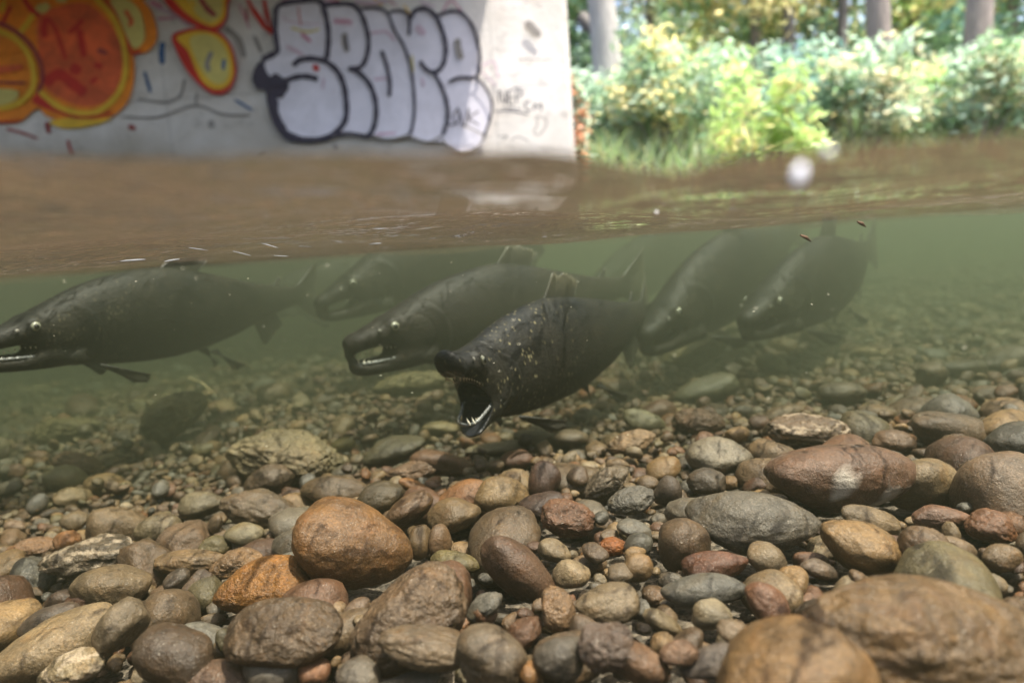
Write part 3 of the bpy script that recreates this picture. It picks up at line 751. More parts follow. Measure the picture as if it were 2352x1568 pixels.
make_fish('shadowy salmon tail-on behind the big left one', FM['brown'], at_depth(560, 700, 2.2), 180 + 20, pitch=-4, L=.85, gape=-.06, nteeth=False, h=.006, bend=.04, jitter=.6)

# ------------------------------------------------------------------ water surface
def water_mat():
    m, n, b, L = newmat('water_surface')
    n.nodes.remove(b); out = n.nodes['Material Output']
    tc = N(n, 'ShaderNodeNewGeometry').outputs['Position']
    mp = N(n, 'ShaderNodeMapping'); mp.inputs['Scale'].default_value = (1, .8, 1); L.new(tc, mp.inputs[0])
    h = mathn(n, 'ADD', mathn(n, 'MULTIPLY', noise(n, mp.outputs[0], 9, 3, .5, .6), 1.0), mathn(n, 'MULTIPLY', noise(n, mp.outputs[0], 38, 3, .5, .8), .22))
    nr = bump(n, h, .11, .9)
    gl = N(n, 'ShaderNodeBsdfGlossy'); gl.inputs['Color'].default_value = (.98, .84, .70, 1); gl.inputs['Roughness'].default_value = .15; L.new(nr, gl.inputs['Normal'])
    tl = N(n, 'ShaderNodeBsdfTranslucent'); tl.inputs['Color'].default_value = (.050, .037, .026, 1); ma = N(n, 'ShaderNodeMixShader'); ma.inputs[0].default_value = .30; L.new(gl.outputs[0], ma.inputs[1]); L.new(tl.outputs[0], ma.inputs[2])  # gloss tint and brown translucence paint in the bed's reflection
    tr = N(n, 'ShaderNodeBsdfTransparent'); tr.inputs['Color'].default_value = (.97, .98, .96, 1)
    lw = N(n, 'ShaderNodeLayerWeight'); lw.inputs['Blend'].default_value = .5; L.new(nr, lw.inputs['Normal'])
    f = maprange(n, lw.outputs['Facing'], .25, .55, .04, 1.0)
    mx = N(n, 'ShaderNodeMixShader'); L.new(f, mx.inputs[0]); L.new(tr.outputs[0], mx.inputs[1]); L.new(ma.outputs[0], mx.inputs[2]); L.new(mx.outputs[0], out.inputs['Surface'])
    return m
YE = .20
edge_px = [(-500, 345), (0, 345), (300, 350), (600, 352), (900, 368), (1080, 362), (1250, 352), (1400, 368), (1540, 386), (1640, 362), (1750, 338), (1860, 322), (2100, 322), (2352, 318), (2900, 320)]
EX, EZ = [], []
for (px, py) in edge_px:
    p = on_plane_y(px, py, YE); EX.append(p.x); EZ.append(p.z)
def waterz(X, Y):
    e_ = np.interp(X, EX, EZ)
    fall = np.exp(-np.clip(Y - YE, 0, None) / .38) * np.exp(-np.clip(-Y - .3, 0, None) / .3)
    z = e_ * fall * 1.0
    amp = .0095 * (1 - np.exp(-np.clip(Y - YE, 0, None) / .3))
    z = z + amp * (np.sin(5.2 * X + 3.1 * Y) + .7 * np.sin(9.1 * Y - 3.3 * X + 1) + .5 * np.sin(14 * X - 7 * Y))
    z = z + .002 * np.sin(34 * X + 11 * Y) * fall
    return z
xs = np.concatenate([-np.geomspace(40, .62, 60), np.linspace(-.6, .6, 121), np.geomspace(.62, 60, 60)])
ys = np.concatenate([-np.geomspace(12, .42, 14), np.linspace(-.4, YE - .03, 14), np.linspace(YE, 1.4, 100), np.geomspace(1.42, 60, 90)])
V, Q = grid_mesh('water', xs, ys, waterz)
cc = V[Q].mean(1); hole = (np.abs(cc[:, 0]) < .55) & (cc[:, 1] < YE - .005) & (cc[:, 1] > -.5)
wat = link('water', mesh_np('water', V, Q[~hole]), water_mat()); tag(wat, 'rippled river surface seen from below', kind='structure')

# cloudy green river water under the surface
hz_m = bpy.data.materials.new('cloudy_water'); hz_m.use_nodes = True; n = hz_m.node_tree; n.nodes.clear()
o_ = n.nodes.new('ShaderNodeOutputMaterial'); pv = n.nodes.new('ShaderNodeVolumePrincipled')
pv.inputs['Color'].default_value = (.115, .130, .088, 1); pv.inputs['Density'].default_value = .34; pv.inputs['Absorption Color'].default_value = (.02, .06, .01, 1); pv.inputs['Anisotropy'].default_value = .7
n.links.new(pv.outputs[0], o_.inputs['Volume'])
hx0, hx1, hy0, hy1, hz0, hz1 = -9, 12, -2.5, 11, -1.5, -.006
V = [(x, y, z) for x in (hx0, hx1) for y in (hy0, hy1) for z in (hz0, hz1)]
hz = link('haze', mesh_np('haze', V, [(0, 1, 3, 2), (4, 6, 7, 5), (0, 4, 5, 1), (2, 3, 7, 6), (0, 2, 6, 4), (1, 5, 7, 3)]), hz_m, smooth=False)
tag(hz, 'cloudy green river water between the stones and the surface', kind='stuff')

# silt stirred up by the fish hangs from the shoal onwards
hm2 = hz_m.copy(); hm2.name = 'stirred_silt'; pv2 = [q for q in hm2.node_tree.nodes if q.type == 'PRINCIPLED_VOLUME'][0]
pv2.inputs['Color'].default_value = (.43, .465, .35, 1); pv2.inputs['Absorption Color'].default_value = (0, .03, 0, 1); pv2.inputs['Density'].default_value = 1.0
hx0, hx1, hy0, hy1, hz0, hz1 = -8.9, 11.9, 1.14, 10.9, -1.45, -.009
V = [(x, y, z) for x in (hx0, hx1) for y in (hy0, hy1) for z in (hz0, hz1)]
hz2 = link('haze', mesh_np('haze', V, [(0, 1, 3, 2), (4, 6, 7, 5), (0, 4, 5, 1), (2, 3, 7, 6), (0, 2, 6, 4), (1, 5, 7, 3)]), hm2, smooth=False)
tag(hz2, 'thicker silty green murk around and beyond the fish', kind='stuff')

# ------------------------------------------------------------------ bridge abutment with graffiti
WY = 5.2
def wall_mat():
    m, n, b, L = newmat('concrete')
    tc = N(n, 'ShaderNodeNewGeometry').outputs['Position']; sx = N(n, 'ShaderNodeSeparateXYZ'); L.new(tc, sx.inputs[0])
    col = mixc(n, maprange(n, noise(n, tc, 1.6, 5, .65, .4), .35, .68, 0, 1), (.84, .80, .76), (.62, .57, .51))
    col = mixc(n, maprange(n, noise(n, tc, 9, 4, .7), .56, .72, 0, .5), col, (.33, .31, .29))
    blur_brown = maprange(n, mathn(n, 'ADD', sx.outputs['Z'], mathn(n, 'MULTIPLY', noise(n, tc, 2.2, 4, .6), -.5)), .42, .92, 1, 0)  # brown veil of the blurred water edge, painted onto the lower left wall
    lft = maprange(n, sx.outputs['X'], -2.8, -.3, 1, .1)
    col = mixc(n, mathn(n, 'MULTIPLY', mathn(n, 'MULTIPLY', blur_brown, lft), .95), col, (.21, .17, .10))
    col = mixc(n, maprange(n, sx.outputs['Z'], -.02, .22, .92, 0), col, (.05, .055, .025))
    br = N(n, 'ShaderNodeTexBrick'); br.inputs['Scale'].default_value = 1; br.inputs['Brick Width'].default_value = 2.4; br.inputs['Row Height'].default_value = .62; br.inputs['Mortar Size'].default_value = .006
    br.inputs['Color1'].default_value = br.inputs['Color2'].default_value = (1, 1, 1, 1); br.inputs['Mortar'].default_value = (.8, .8, .8, 1); br.offset = 0
    cb = N(n, 'ShaderNodeCombineXYZ'); L.new(sx.outputs['X'], cb.inputs[0]); L.new(sx.outputs['Z'], cb.inputs[1]); L.new(cb.outputs[0], br.inputs['Vector'])
    col = mixc(n, 1.0, col, br.outputs['Color'], 'MULTIPLY')
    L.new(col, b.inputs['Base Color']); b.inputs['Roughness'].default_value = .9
    L.new(bump(n, noise(n, tc, 30, 5, .7), .01, .5), b.inputs['Normal']); return m
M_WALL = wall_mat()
def box(name, x0, x1, y0, y1, z0, z1, m, parent=None, bev=.03):
    import bmesh
    bm = bmesh.new(); bmesh.ops.create_cube(bm, size=1)
    for v in bm.verts: v.co = Vector(((x0 + x1) / 2 + v.co.x * (x1 - x0), (y0 + y1) / 2 + v.co.y * (y1 - y0), (z0 + z1) / 2 + v.co.z * (z1 - z0)))
    if bev: bmesh.ops.bevel(bm, geom=bm.edges[:], offset=bev, segments=2, affect='EDGES')
    me = bpy.data.meshes.new(name); bm.to_mesh(me); bm.free(); return link(name, me, m, parent, smooth=False)
xe = on_plane_y(1312, 180, WY).x
bridge = empty('bridge', (xe - 2, WY, 0)); tag(bridge, 'concrete bridge abutment covered in orange and black-and-white graffiti above the water', 'bridge')
def bpart(o): o.parent = bridge; o.matrix_parent_inverse = bridge.matrix_world.inverted(); return o
bpy.context.view_layer.update()
bridge_inv = Matrix.Translation(bridge.location).inverted()
def adopt(o): o.parent = bridge; o.matrix_parent_inverse = bridge_inv; return o
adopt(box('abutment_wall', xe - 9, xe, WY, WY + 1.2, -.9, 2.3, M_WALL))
adopt(box('deck', xe - 12, xe - .42, 2.1, WY + 1.2, 2.302, 2.8, M_WALL))

layer = [0]
def paint_mat(name, col, nz=.18):
    m, n, b, L = newmat(name); tc = N(n, 'ShaderNodeNewGeometry').outputs['Position']
    f = noise(n, tc, 5, 5, .7, .5); c = N(n, 'ShaderNodeVectorMath', operation='SCALE'); c.inputs[0].default_value = col
    L.new(maprange(n, f, .3, .7, 1 - nz, 1 + nz), c.inputs['Scale']); L.new(c.outputs[0], b.inputs['Base Color']); b.inputs['Roughness'].default_value = .7
    return m
MP = {'black': paint_mat('black_paint', (.012, .012, .03), .3), 'silver': paint_mat('silver_white_paint', (.74, .71, .78), .14), 'orange': paint_mat('orange_paint', (.75, .23, .012), .3),
      'red': paint_mat('red_paint', (.45, .02, .01), .25), 'yellow': paint_mat('yellow_paint', (.72, .45, .03), .2), 'lemon': paint_mat('lemon_paint', (.60, .52, .16), .25),
      'rust': paint_mat('rust_paint', (.62, .11, .03), .45), 'blue': paint_mat('blue_paint', (.03, .09, .22), .3), 'grey': paint_mat('grey_smear', (.25, .23, .21), .2),
      'pink': paint_mat('pink_paint', (.55, .22, .32), .25), 'palepink': paint_mat('pale_pink_smear', (.60, .46, .54), .12), 'maroon': paint_mat('maroon_paint', (.22, .03, .03), .3)}
def catmull(P, n=8, closed=False):
    P = [np.array(p, float) for p in P]; m = len(P); out = []
    rngi = range(m if closed else m - 1)
    for i in rngi:
        p0, p1, p2, p3 = (P[(i - 1) % m] if closed or i > 0 else P[0]), P[i % m], P[(i + 1) % m], (P[(i + 2) % m] if closed or i + 2 < m else P[-1])
        for k in range(n):
            t = k / n; out.append(.5 * ((2 * p1) + (-p0 + p2) * t + (2 * p0 - 5 * p1 + 4 * p2 - p3) * t * t + (-p0 + 3 * p1 - 3 * p2 + p3) * t ** 3))
    if not closed: out.append(P[-1])
    return out
def wallpt(zoom, x, y, lay):
    if zoom == 'B': X, Y = (600 + x / 2.868) * .9408, (y / 2.868) * .9408
    elif zoom == 'A': X, Y = x / 3.36 * .9408, y / 3.36 * .9408
    else: X, Y = x, y
    p = on_plane_y(X, Y, WY); return (p.x, WY - .0015 * lay, p.z)
def stroke_geo(zoom, pts, wd, lay, closed=False):
    pt = catmull(pts, 8, closed); V, Fq = [], []; m = len(pt); k = 2.868 if zoom == 'B' else 3.36 if zoom == 'A' else 1 / .9408
    for i, p in enumerate(pt):
        a_, b_ = pt[(i - 1) % m if closed else max(i - 1, 0)], pt[(i + 1) % m if closed else min(i + 1, m - 1)]
        tg = b_ - a_; tg = tg / (np.linalg.norm(tg) + 1e-9); nr = np.array([-tg[1], tg[0]])
        ww = wd / 2 * (1 + .08 * math.sin(i * .9)); 
        if not closed: ww *= min(1, .45 + min(i, m - 1 - i) * .25)
        for s in (-1, 1): q = p + nr * ww * s; V.append(wallpt(zoom, q[0], q[1], lay))
    for i in range(m if closed else m - 1):
        j = (i + 1) % m; Fq.append((2 * i, 2 * i + 1, 2 * j + 1, 2 * j))
    return V, Fq
def graffiti(name, label, items):
    """items: (material key, kind, zoom, points, width)"""
    V, Fc, mi, keys = [], [], [], []
    for it in items:
        key, kind, zoom, pts = it[:4]; layer[0] += 1; lay = 2 + layer[0] * .35
        if key not in keys: keys.append(key)
        if kind == 'fill':
            pt = catmull(pts, 6, True); v = [wallpt(zoom, p[0], p[1], lay) for p in pt]; f = [tuple(range(len(v)))]
        else: v, f = stroke_geo(zoom, pts, it[4], lay, kind == 'loop')
        o0 = len(V); V.extend(v); Fc.extend([tuple(q + o0 for q in ff) for ff in f]); mi.extend([keys.index(key)] * len(f))
    me = mesh_np(name, V, Fc, mi); o = link(name, me, [MP[k] for k in keys], smooth=False); adopt(o); o['label'] = label; return o
S, FL, LP = 'line', 'fill', 'loop'
graffiti('faint_scribble', 'faded red, pink, blue and grey scribbles under the big letters', [
 ('palepink', S, 'A', [(1270, 60), (1450, 130), (1560, 210)], 40), ('pink', S, 'A', [(1230, 20), (1340, 60)], 40), ('pink', S, 'A', [(1290, 160), (1440, 150)], 26),
 ('red', S, 'A', [(2020, 0), (2100, 90), (2180, 200)], 14), ('red', S, 'A', [(2170, 0), (2200, 130), (2230, 290)], 22), ('red', S, 'A', [(2060, 60), (2180, 210), (2250, 290)], 14),
 ('pink', S, 'A', [(1960, 40), (2010, 140), (2050, 240)], 14), ('blue', S, 'A', [(1340, 350), (1330, 430), (1335, 530)], 46), ('blue', S, 'A', [(1190, 590), (1215, 680), (1240, 760)], 26),
 ('grey', S, 'A', [(1130, 810), (1350, 845), (1480, 790), (1520, 650)], 22), ('grey', S, 'A', [(1000, 960), (1300, 965), (1600, 870), (1830, 940), (2060, 950)], 20), ('grey', S, 'A', [(1620, 760), (1610, 860)], 18),
 ('grey', S, 'A', [(1730, 990), (1745, 1050)], 50), ('maroon', S, 'A', [(1060, 1035), (1115, 1060)], 40), ('maroon', S, 'A', [(60, 1060), (180, 1090), (320, 1140)], 22), ('maroon', S, 'A', [(390, 1000), (410, 1100)], 40), ('maroon', S, 'A', [(560, 1150), (600, 1280)], 26),
 ('grey', S, 'A', [(1850, 230), (1960, 330), (2010, 480)], 50), ('blue', S, 'A', [(1930, 820), (2080, 910)], 20), ('grey', S, 'A', [(2090, 300), (2150, 440)], 34),
 ('red', S, 'B', [(370, 10), (385, 120), (420, 230)], 10), ('pink', S, 'B', [(560, 10), (640, 20)], 30), ('yellow', S, 'B', [(900, 0), (960, 40)], 22), ('red', S, 'B', [(640, 0), (660, 30)], 14), ('pink', S, 'B', [(1380, 90), (1440, 10), (1530, 110)], 10),
 ('yellow', S, 'B', [(1110, 40), (1160, 120)], 12), ('grey', S, 'B', [(1960, 160), (2060, 260)], 60), ('palepink', S, 'B', [(1650, 470), (1740, 440), (1770, 560)], 14), ('grey', S, 'B', [(620, 1010), (640, 1060)], 26),
 ('palepink', S, 'B', [(250, 10), (420, 5), (600, 20)], 30), ('red', S, 'B', [(20, 0), (60, 90), (130, 190), (190, 240)], 22), ('red', S, 'B', [(130, 0), (150, 120), (195, 230)], 16), ('red', S, 'B', [(270, 0), (300, 30)], 12), ('palepink', S, 'B', [(760, 10), (860, 30), (1000, 10)], 26), ('pink', S, 'B', [(1000, 5), (1060, 50)], 10), ('palepink', S, 'B', [(1220, 20), (1330, 60)], 16), ('palepink', S, 'B', [(1640, 500), (1760, 610)], 10), ('maroon', S, 'B', [(20, 160), (10, 60)], 16), ('grey', S, 'B', [(90, 1110), (140, 1070)], 22), ('grey', S, 'B', [(1900, 420), (2150, 425)], 9)])
graffiti('orange_piece', 'orange, red and yellow bubble shapes', [
 ('orange', FL, 'A', [(-500, 1020), (0, 1020), (180, 1005), (320, 900), (400, 960), (560, 1010), (780, 1000), (930, 965), (1050, 860), (1105, 720), (1120, 560), (1115, 455), (1210, 440), (1290, 360), (1300, 250), (1260, 110), (1190, 20), (1120, -60), (-500, -80)]),
 ('yellow', FL, 'A', [(420, 1010), (560, 1060), (800, 1030), (930, 975), (780, 985), (560, 975)]),
 ('rust', FL, 'A', [(330, 160), (520, 60), (720, 40), (880, 160), (990, 330), (1020, 540), (980, 720), (860, 850), (700, 880), (520, 820), (390, 720), (350, 560)]),
 ('red', S, 'A', [(400, 150), (380, 250), (390, 320)], 60), ('red', S, 'A', [(400, 150), (470, 240), (520, 380), (560, 500)], 34), ('red', S, 'A', [(700, 170), (640, 240), (580, 280)], 40), ('red', S, 'A', [(670, 250), (690, 370), (710, 480)], 56),
 ('red', S, 'A', [(390, 700), (500, 620), (620, 700), (720, 780)], 90), ('red', S, 'A', [(600, 560), (680, 600)], 90), ('red', S, 'A', [(790, 540), (860, 560)], 50), ('red', S, 'A', [(760, 690), (820, 650)], 40), ('maroon', S, 'A', [(820, 420), (900, 450)], 40),
 ('lemon', S, 'A', [(330, 60), (370, 90), (420, 50)], 70), ('yellow', S, 'A', [(300, 130), (240, 220), (180, 290)], 50), ('lemon', S, 'A', [(480, 10), (570, 20)], 40), ('yellow', S, 'A', [(60, 20), (40, 120)], 40),
 ('red', S, 'A', [(220, 0), (270, 80), (350, 150)], 40), ('red', S, 'A', [(120, 60), (70, 160), (30, 230)], 30),
 ('maroon', S, 'A', [(-60, 190), (60, 220), (180, 290), (290, 400), (360, 540), (370, 680), (330, 780)], 34),
 ('red', FL, 'A', [(290, 840), (350, 780), (440, 870), (520, 930), (400, 900)]),
 ('yellow', S, 'A', [(800, 0), (930, 130), (1010, 300), (1050, 480), (1045, 640), (990, 780), (880, 890), (760, 940), (600, 920), (470, 860), (350, 760)], 46),
 ('red', S, 'A', [(860, -10), (960, 110), (1050, 260), (1080, 400), (1110, 450), (1180, 430)], 22), ('red', S, 'A', [(400, 880), (520, 930), (660, 970), (820, 960), (940, 930)], 20),
 ('lemon', FL, 'A', [(930, 20), (1060, 10), (1160, 90), (1200, 200), (1210, 330), (1150, 410), (1100, 390), (1040, 260), (980, 120)]), ('rust', S, 'A', [(1050, 100), (1100, 190), (1080, 230)], 36),
 ('yellow', S, 'A', [(-80, 240), (20, 270), (150, 330), (250, 440), (300, 580), (300, 720), (230, 820), (120, 880), (-60, 900)], 50), ('orange', S, 'A', [(-60, 440), (200, 420)], 44), ('rust', S, 'A', [(-60, 600), (220, 560)], 60), ('maroon', S, 'A', [(-60, 680), (120, 690), (240, 690)], 22),
 ('lemon', FL, 'A', [(-80, 760), (60, 740), (180, 760), (160, 830), (60, 870), (-80, 880)]), ('red', S, 'A', [(-60, 1010), (100, 1005), (200, 990)], 14),
 ('red', FL, 'A', [(1340, -60), (1370, 30), (1450, 120), (1580, 210), (1700, 260), (1800, 265), (1870, 190), (1890, 60), (1880, -60)]), ('yellow', FL, 'A', [(1420, -60), (1470, 40), (1570, 140), (1700, 220), (1790, 230), (1860, 160), (1870, 40), (1850, -60)]),
 ('lemon', FL, 'A', [(1540, -60), (1590, 60), (1660, 160), (1760, 200), (1830, 140), (1840, 30), (1820, -60)]), ('maroon', S, 'A', [(1660, 0), (1720, 90), (1790, 150)], 44), ('yellow', S, 'A', [(1590, 10), (1620, 80)], 30),
 ('red', FL, 'A', [(1430, 320), (1500, 270), (1660, 245), (1820, 280), (1920, 400), (1960, 560), (1940, 690), (1880, 770), (1780, 785), (1680, 730), (1560, 600), (1470, 440)]),
 ('yellow', FL, 'A', [(1470, 330), (1560, 285), (1680, 270), (1820, 310), (1900, 410), (1935, 560), (1920, 670), (1860, 735), (1780, 745), (1690, 690), (1620, 570), (1560, 430)]),
 ('lemon', FL, 'A', [(1580, 340), (1700, 300), (1810, 345), (1880, 450), (1900, 580), (1870, 680), (1790, 700), (1710, 640), (1640, 520)]), ('grey', S, 'A', [(1760, 440), (1720, 540), (1740, 600)], 40), ('blue', S, 'A', [(1860, 500), (1850, 590)], 30)])
graffiti('bubble_lettering', 'silver bubble letters outlined in black', [
 ('black', FL, 'B', [(60, 560), (90, 470), (160, 420), (250, 400), (300, 560), (260, 700), (270, 850), (330, 950), (420, 1000), (300, 990), (210, 880), (165, 740), (150, 650), (90, 630)]),
 ('silver', FL, 'B', [(235, 390), (225, 200), (240, 70), (380, 30), (530, 30), (620, 60), (740, 60), (830, 90), (940, 85), (1010, 115), (1090, 105), (1160, 130), (1200, 100), (1260, 90), (1340, 140), (1440, 105), (1530, 130), (1600, 230), (1635, 380), (1635, 490), (1620, 560), (1690, 640), (1730, 760), (1700, 900), (1650, 1040), (1520, 1080), (1400, 1010), (1280, 1000), (1150, 965), (1010, 985), (880, 950), (700, 930), (640, 940), (540, 975), (430, 980), (310, 930), (240, 820), (235, 700), (270, 600), (180, 540), (150, 450)]),
 ('palepink', S, 'B', [(620, 160), (700, 170), (760, 180)], 50), ('pink', S, 'B', [(630, 170), (750, 165)], 16), ('pink', S, 'B', [(400, 250), (470, 310)], 26), ('lemon', S, 'B', [(330, 210), (440, 240), (530, 220)], 16), ('palepink', S, 'B', [(270, 130), (330, 170), (540, 190)], 10),
 ('red', S, 'B', [(380, 60), (400, 200)], 8), ('palepink', S, 'B', [(880, 250), (990, 240), (1050, 300)], 24), ('palepink', S, 'B', [(900, 570), (1000, 560)], 24), ('red', S, 'B', [(490, 470), (520, 510)], 40), ('palepink', S, 'B', [(1200, 200), (1260, 260)], 50), ('pink', S, 'B', [(920, 950), (1060, 940)], 10),
 ('palepink', S, 'B', [(1240, 560), (1250, 620)], 20), ('palepink', S, 'B', [(560, 560), (550, 640)], 16), ('lemon', S, 'B', [(1170, 400), (1180, 520)], 14), ('palepink', S, 'B', [(300, 340), (420, 400)], 30),
 ('black', S, 'B', [(130, 430), (190, 400), (238, 370), (225, 260), (225, 150), (245, 60), (380, 30), (530, 28), (565, 100), (590, 220), (590, 340), (580, 430)], 36),
 ('black', S, 'B', [(350, 478), (385, 440), (470, 425), (570, 445), (650, 510), (695, 600), (715, 720), (712, 840), (660, 920), (570, 975), (440, 988), (320, 950), (235, 870), (205, 760), (215, 660), (280, 590), (380, 552), (460, 552), (520, 572)], 38),
 ('black', S, 'B', [(190, 560), (270, 610), (230, 690)], 90), ('black', S, 'B', [(215, 700), (225, 830), (290, 930)], 60),
 ('black', S, 'B', [(560, 58), (650, 48), (745, 50), (805, 95), (850, 200), (870, 310), (855, 420), (810, 488), (730, 492)], 32), ('black', S, 'B', [(730, 492), (810, 530), (880, 610), (918, 720), (920, 840), (895, 930), (860, 965)], 34),
 ('black', S, 'B', [(640, 960), (740, 945), (870, 975)], 22), ('grey', S, 'B', [(705, 250), (710, 320), (725, 380)], 40), ('black', S, 'B', [(708, 270), (720, 370)], 18),
 ('black', S, 'B', [(820, 84), (930, 80), (1000, 112), (1050, 230), (1115, 340), (1160, 480), (1183, 640), (1188, 800), (1165, 930), (1140, 955)], 20), ('black', S, 'B', [(960, 370), (995, 470), (1018, 590), (1015, 690)], 26), ('black', S, 'B', [(880, 950), (920, 860)], 22),
 ('black', S, 'B', [(1015, 108), (1080, 96), (1140, 120), (1155, 180), (1152, 270)], 22), ('black', S, 'B', [(1158, 160), (1190, 100), (1260, 82), (1330, 130), (1380, 230), (1405, 340), (1400, 430), (1365, 500), (1310, 522), (1262, 495), (1228, 445)], 30),
 ('black', S, 'B', [(1320, 520), (1370, 610), (1410, 720), (1418, 840), (1385, 960)], 26), ('black', S, 'B', [(1345, 135), (1440, 100), (1520, 118), (1595, 215), (1635, 350), (1640, 470), (1615, 555), (1500, 560), (1425, 592)], 24),
 ('black', S, 'B', [(1615, 560), (1680, 630), (1725, 740), (1705, 870), (1660, 980)], 18), ('grey', S, 'B', [(1485, 290), (1495, 370), (1515, 430)], 44), ('grey', S, 'B', [(1380, 980), (1420, 1040), (1520, 1085), (1620, 1050), (1680, 960)], 16), ('grey', S, 'B', [(1510, 880), (1620, 930), (1690, 970)], 12),
 ('grey', S, 'B', [(900, 960), (1010, 985), (1150, 955)], 12), ('grey', S, 'B', [(1160, 965), (1280, 1005), (1380, 960)], 14)])
graffiti('small_tag', 'small black scrawled tags', [
 ('black', S, 'B', [(1430, 760), (1425, 880), (1475, 880)], 10), ('black', S, 'B', [(1490, 770), (1455, 830), (1480, 880), (1500, 830), (1485, 760)], 9), ('black', S, 'B', [(1500, 790), (1530, 900), (1560, 770)], 9), ('black', S, 'B', [(1565, 770), (1560, 890)], 9), ('black', S, 'B', [(1640, 790), (1570, 840), (1640, 890)], 9),
 ('black', S, 'B', [(1775, 740), (1775, 650), (1815, 740), (1820, 645)], 11), ('black', S, 'B', [(1870, 650), (1840, 660), (1842, 740), (1880, 740)], 11), ('black', S, 'B', [(1842, 700), (1880, 695)], 10), ('black', S, 'B', [(1895, 740), (1895, 655), (1935, 670), (1900, 700)], 11),
 ('black', S, 'B', [(1860, 630), (1950, 640)], 9), ('black', S, 'B', [(1990, 720), (1955, 740), (1965, 790), (2000, 780)], 11), ('black', S, 'B', [(2015, 790), (2020, 740), (2040, 770), (2065, 740), (2065, 795)], 9), ('black', S, 'B', [(1740, 795), (1840, 792), (1900, 800), (1980, 818)], 12), ('black', S, 'B', [(1790, 770), (1930, 780)], 9),
 ('grey', LP, 'B', [(2030, 830), (2095, 850), (2095, 900), (2050, 955), (2015, 940), (2040, 880)], 8), ('grey', S, 'B', [(1770, 970), (1830, 965), (1790, 1000)], 9), ('grey', S, 'B', [(1860, 1000), (1900, 970), (1980, 1000)], 9)])

# ------------------------------------------------------------------ vegetation on the far bank
def leaf_mat(name, trans=.5):
    m, n, b, L = newmat(name)
    at = N(n, 'ShaderNodeAttribute', attribute_name='col').outputs['Color']
    out = n.nodes['Material Output']; n.nodes.remove(b)
    d = N(n, 'ShaderNodeBsdfDiffuse'); t = N(n, 'ShaderNodeBsdfTranslucent'); g = N(n, 'ShaderNodeBsdfGlossy'); g.inputs['Roughness'].default_value = .45
    L.new(at, d.inputs[0]); L.new(at, t.inputs[0])
    mx = N(n, 'ShaderNodeMixShader'); mx.inputs[0].default_value = trans; L.new(d.outputs[0], mx.inputs[1]); L.new(t.outputs[0], mx.inputs[2])
    m2 = N(n, 'ShaderNodeMixShader'); m2.inputs[0].default_value = .05; L.new(mx.outputs[0], m2.inputs[1]); L.new(g.outputs[0], m2.inputs[2])
    L.new(m2.outputs[0], out.inputs[0]); return m
M_LEAF = leaf_mat('leaves')
def bark_mat(name, c):
    m, n, b, L = newmat(name); tc = N(n, 'ShaderNodeNewGeometry').outputs['Position']
    mp = N(n, 'ShaderNodeMapping'); mp.inputs['Scale'].default_value = (6, 6, 1.2); L.new(tc, mp.inputs[0]); f = noise(n, mp.outputs[0], 3, 5, .7)
    L.new(mixc(n, f, tuple(x * .55 for x in c), tuple(x * 1.5 for x in c)), b.inputs['Base Color']); b.inputs['Roughness'].default_value = .9
    L.new(bump(n, f, .04, .8), b.inputs['Normal']); return m
M_BARK = bark_mat('bark', (.25, .21, .19)); M_PALEBARK = bark_mat('bleached_wood', (.36, .34, .32)); M_DARKBARK = bark_mat('wet_bark', (.12, .11, .10))
def tube(P, R, seg=10):
    P = [np.array(p, float) for p in P]; V, Fq = [], []
    for i, p in enumerate(P):
        tg = P[min(i + 1, len(P) - 1)] - P[max(i - 1, 0)]; tg /= np.linalg.norm(tg) + 1e-9
        u = np.cross(tg, (0, 1, .01)); u /= np.linalg.norm(u); v = np.cross(tg, u)
        for k in range(seg):
            an = 2 * math.pi * k / seg; V.append(p + R[i] * (math.cos(an) * u + math.sin(an) * v))
    for i in range(len(P) - 1):
        for k in range(seg): Fq.append((i * seg + k, i * seg + (k + 1) % seg, (i + 1) * seg + (k + 1) % seg, (i + 1) * seg + k))
    return np.array(V), np.array(Fq)
def leaves(centres, spread, n_per, size, cols, weights, seed, aspect=.45, droop=0.0):
    """many leaf blades in loose clumps; each blade a folded four-triangle leaf"""
    r_ = np.random.default_rng(seed); C = np.repeat(np.array(centres), n_per, 0); n_ = len(C)
    P = C + r_.normal(size=(n_, 3)) * np.array(spread)
    A = r_.normal(size=(n_, 3)); A[:, 2] = A[:, 2] * .6 - droop; A /= np.linalg.norm(A, axis=1, keepdims=True)
    B = np.cross(A, r_.normal(size=(n_, 3))); B /= np.linalg.norm(B, axis=1, keepdims=True); Cn = np.cross(A, B)
    s = size * r_.uniform(.6, 1.3, n_)[:, None]
    base, tip = P - A * s, P + A * s; l = P + B * s * aspect + Cn * s * .15; rr = P - B * s * aspect + Cn * s * .15
    V = np.stack([base, l, tip, rr], 1).reshape(-1, 3); i = np.arange(n_) * 4
    Fq = np.concatenate([np.stack([i, i + 1, i + 2], 1), np.stack([i, i + 2, i + 3], 1)])
    cl = r_.choice(len(cols), size=len(centres), p=np.array(weights) / sum(weights)); ci = np.repeat(cl, n_per)
    sw = r_.random(n_) < .3; ci[sw] = r_.choice(len(cols), size=sw.sum(), p=np.array(weights) / sum(weights))
    col = np.clip(np.array(cols)[ci] * r_.uniform(.9, 1.5, (n_, 1)) + .09, 0, .85)
    return V, Fq, np.repeat(col, 4, 0)
def leaf_part(name, data, parent, inv):
    V, Fq, col = data; me = mesh_np(name, V, Fq); color_attr(me, col); o = link(name, me, M_LEAF, smooth=False); o.parent = parent; o.matrix_parent_inverse = inv; return o
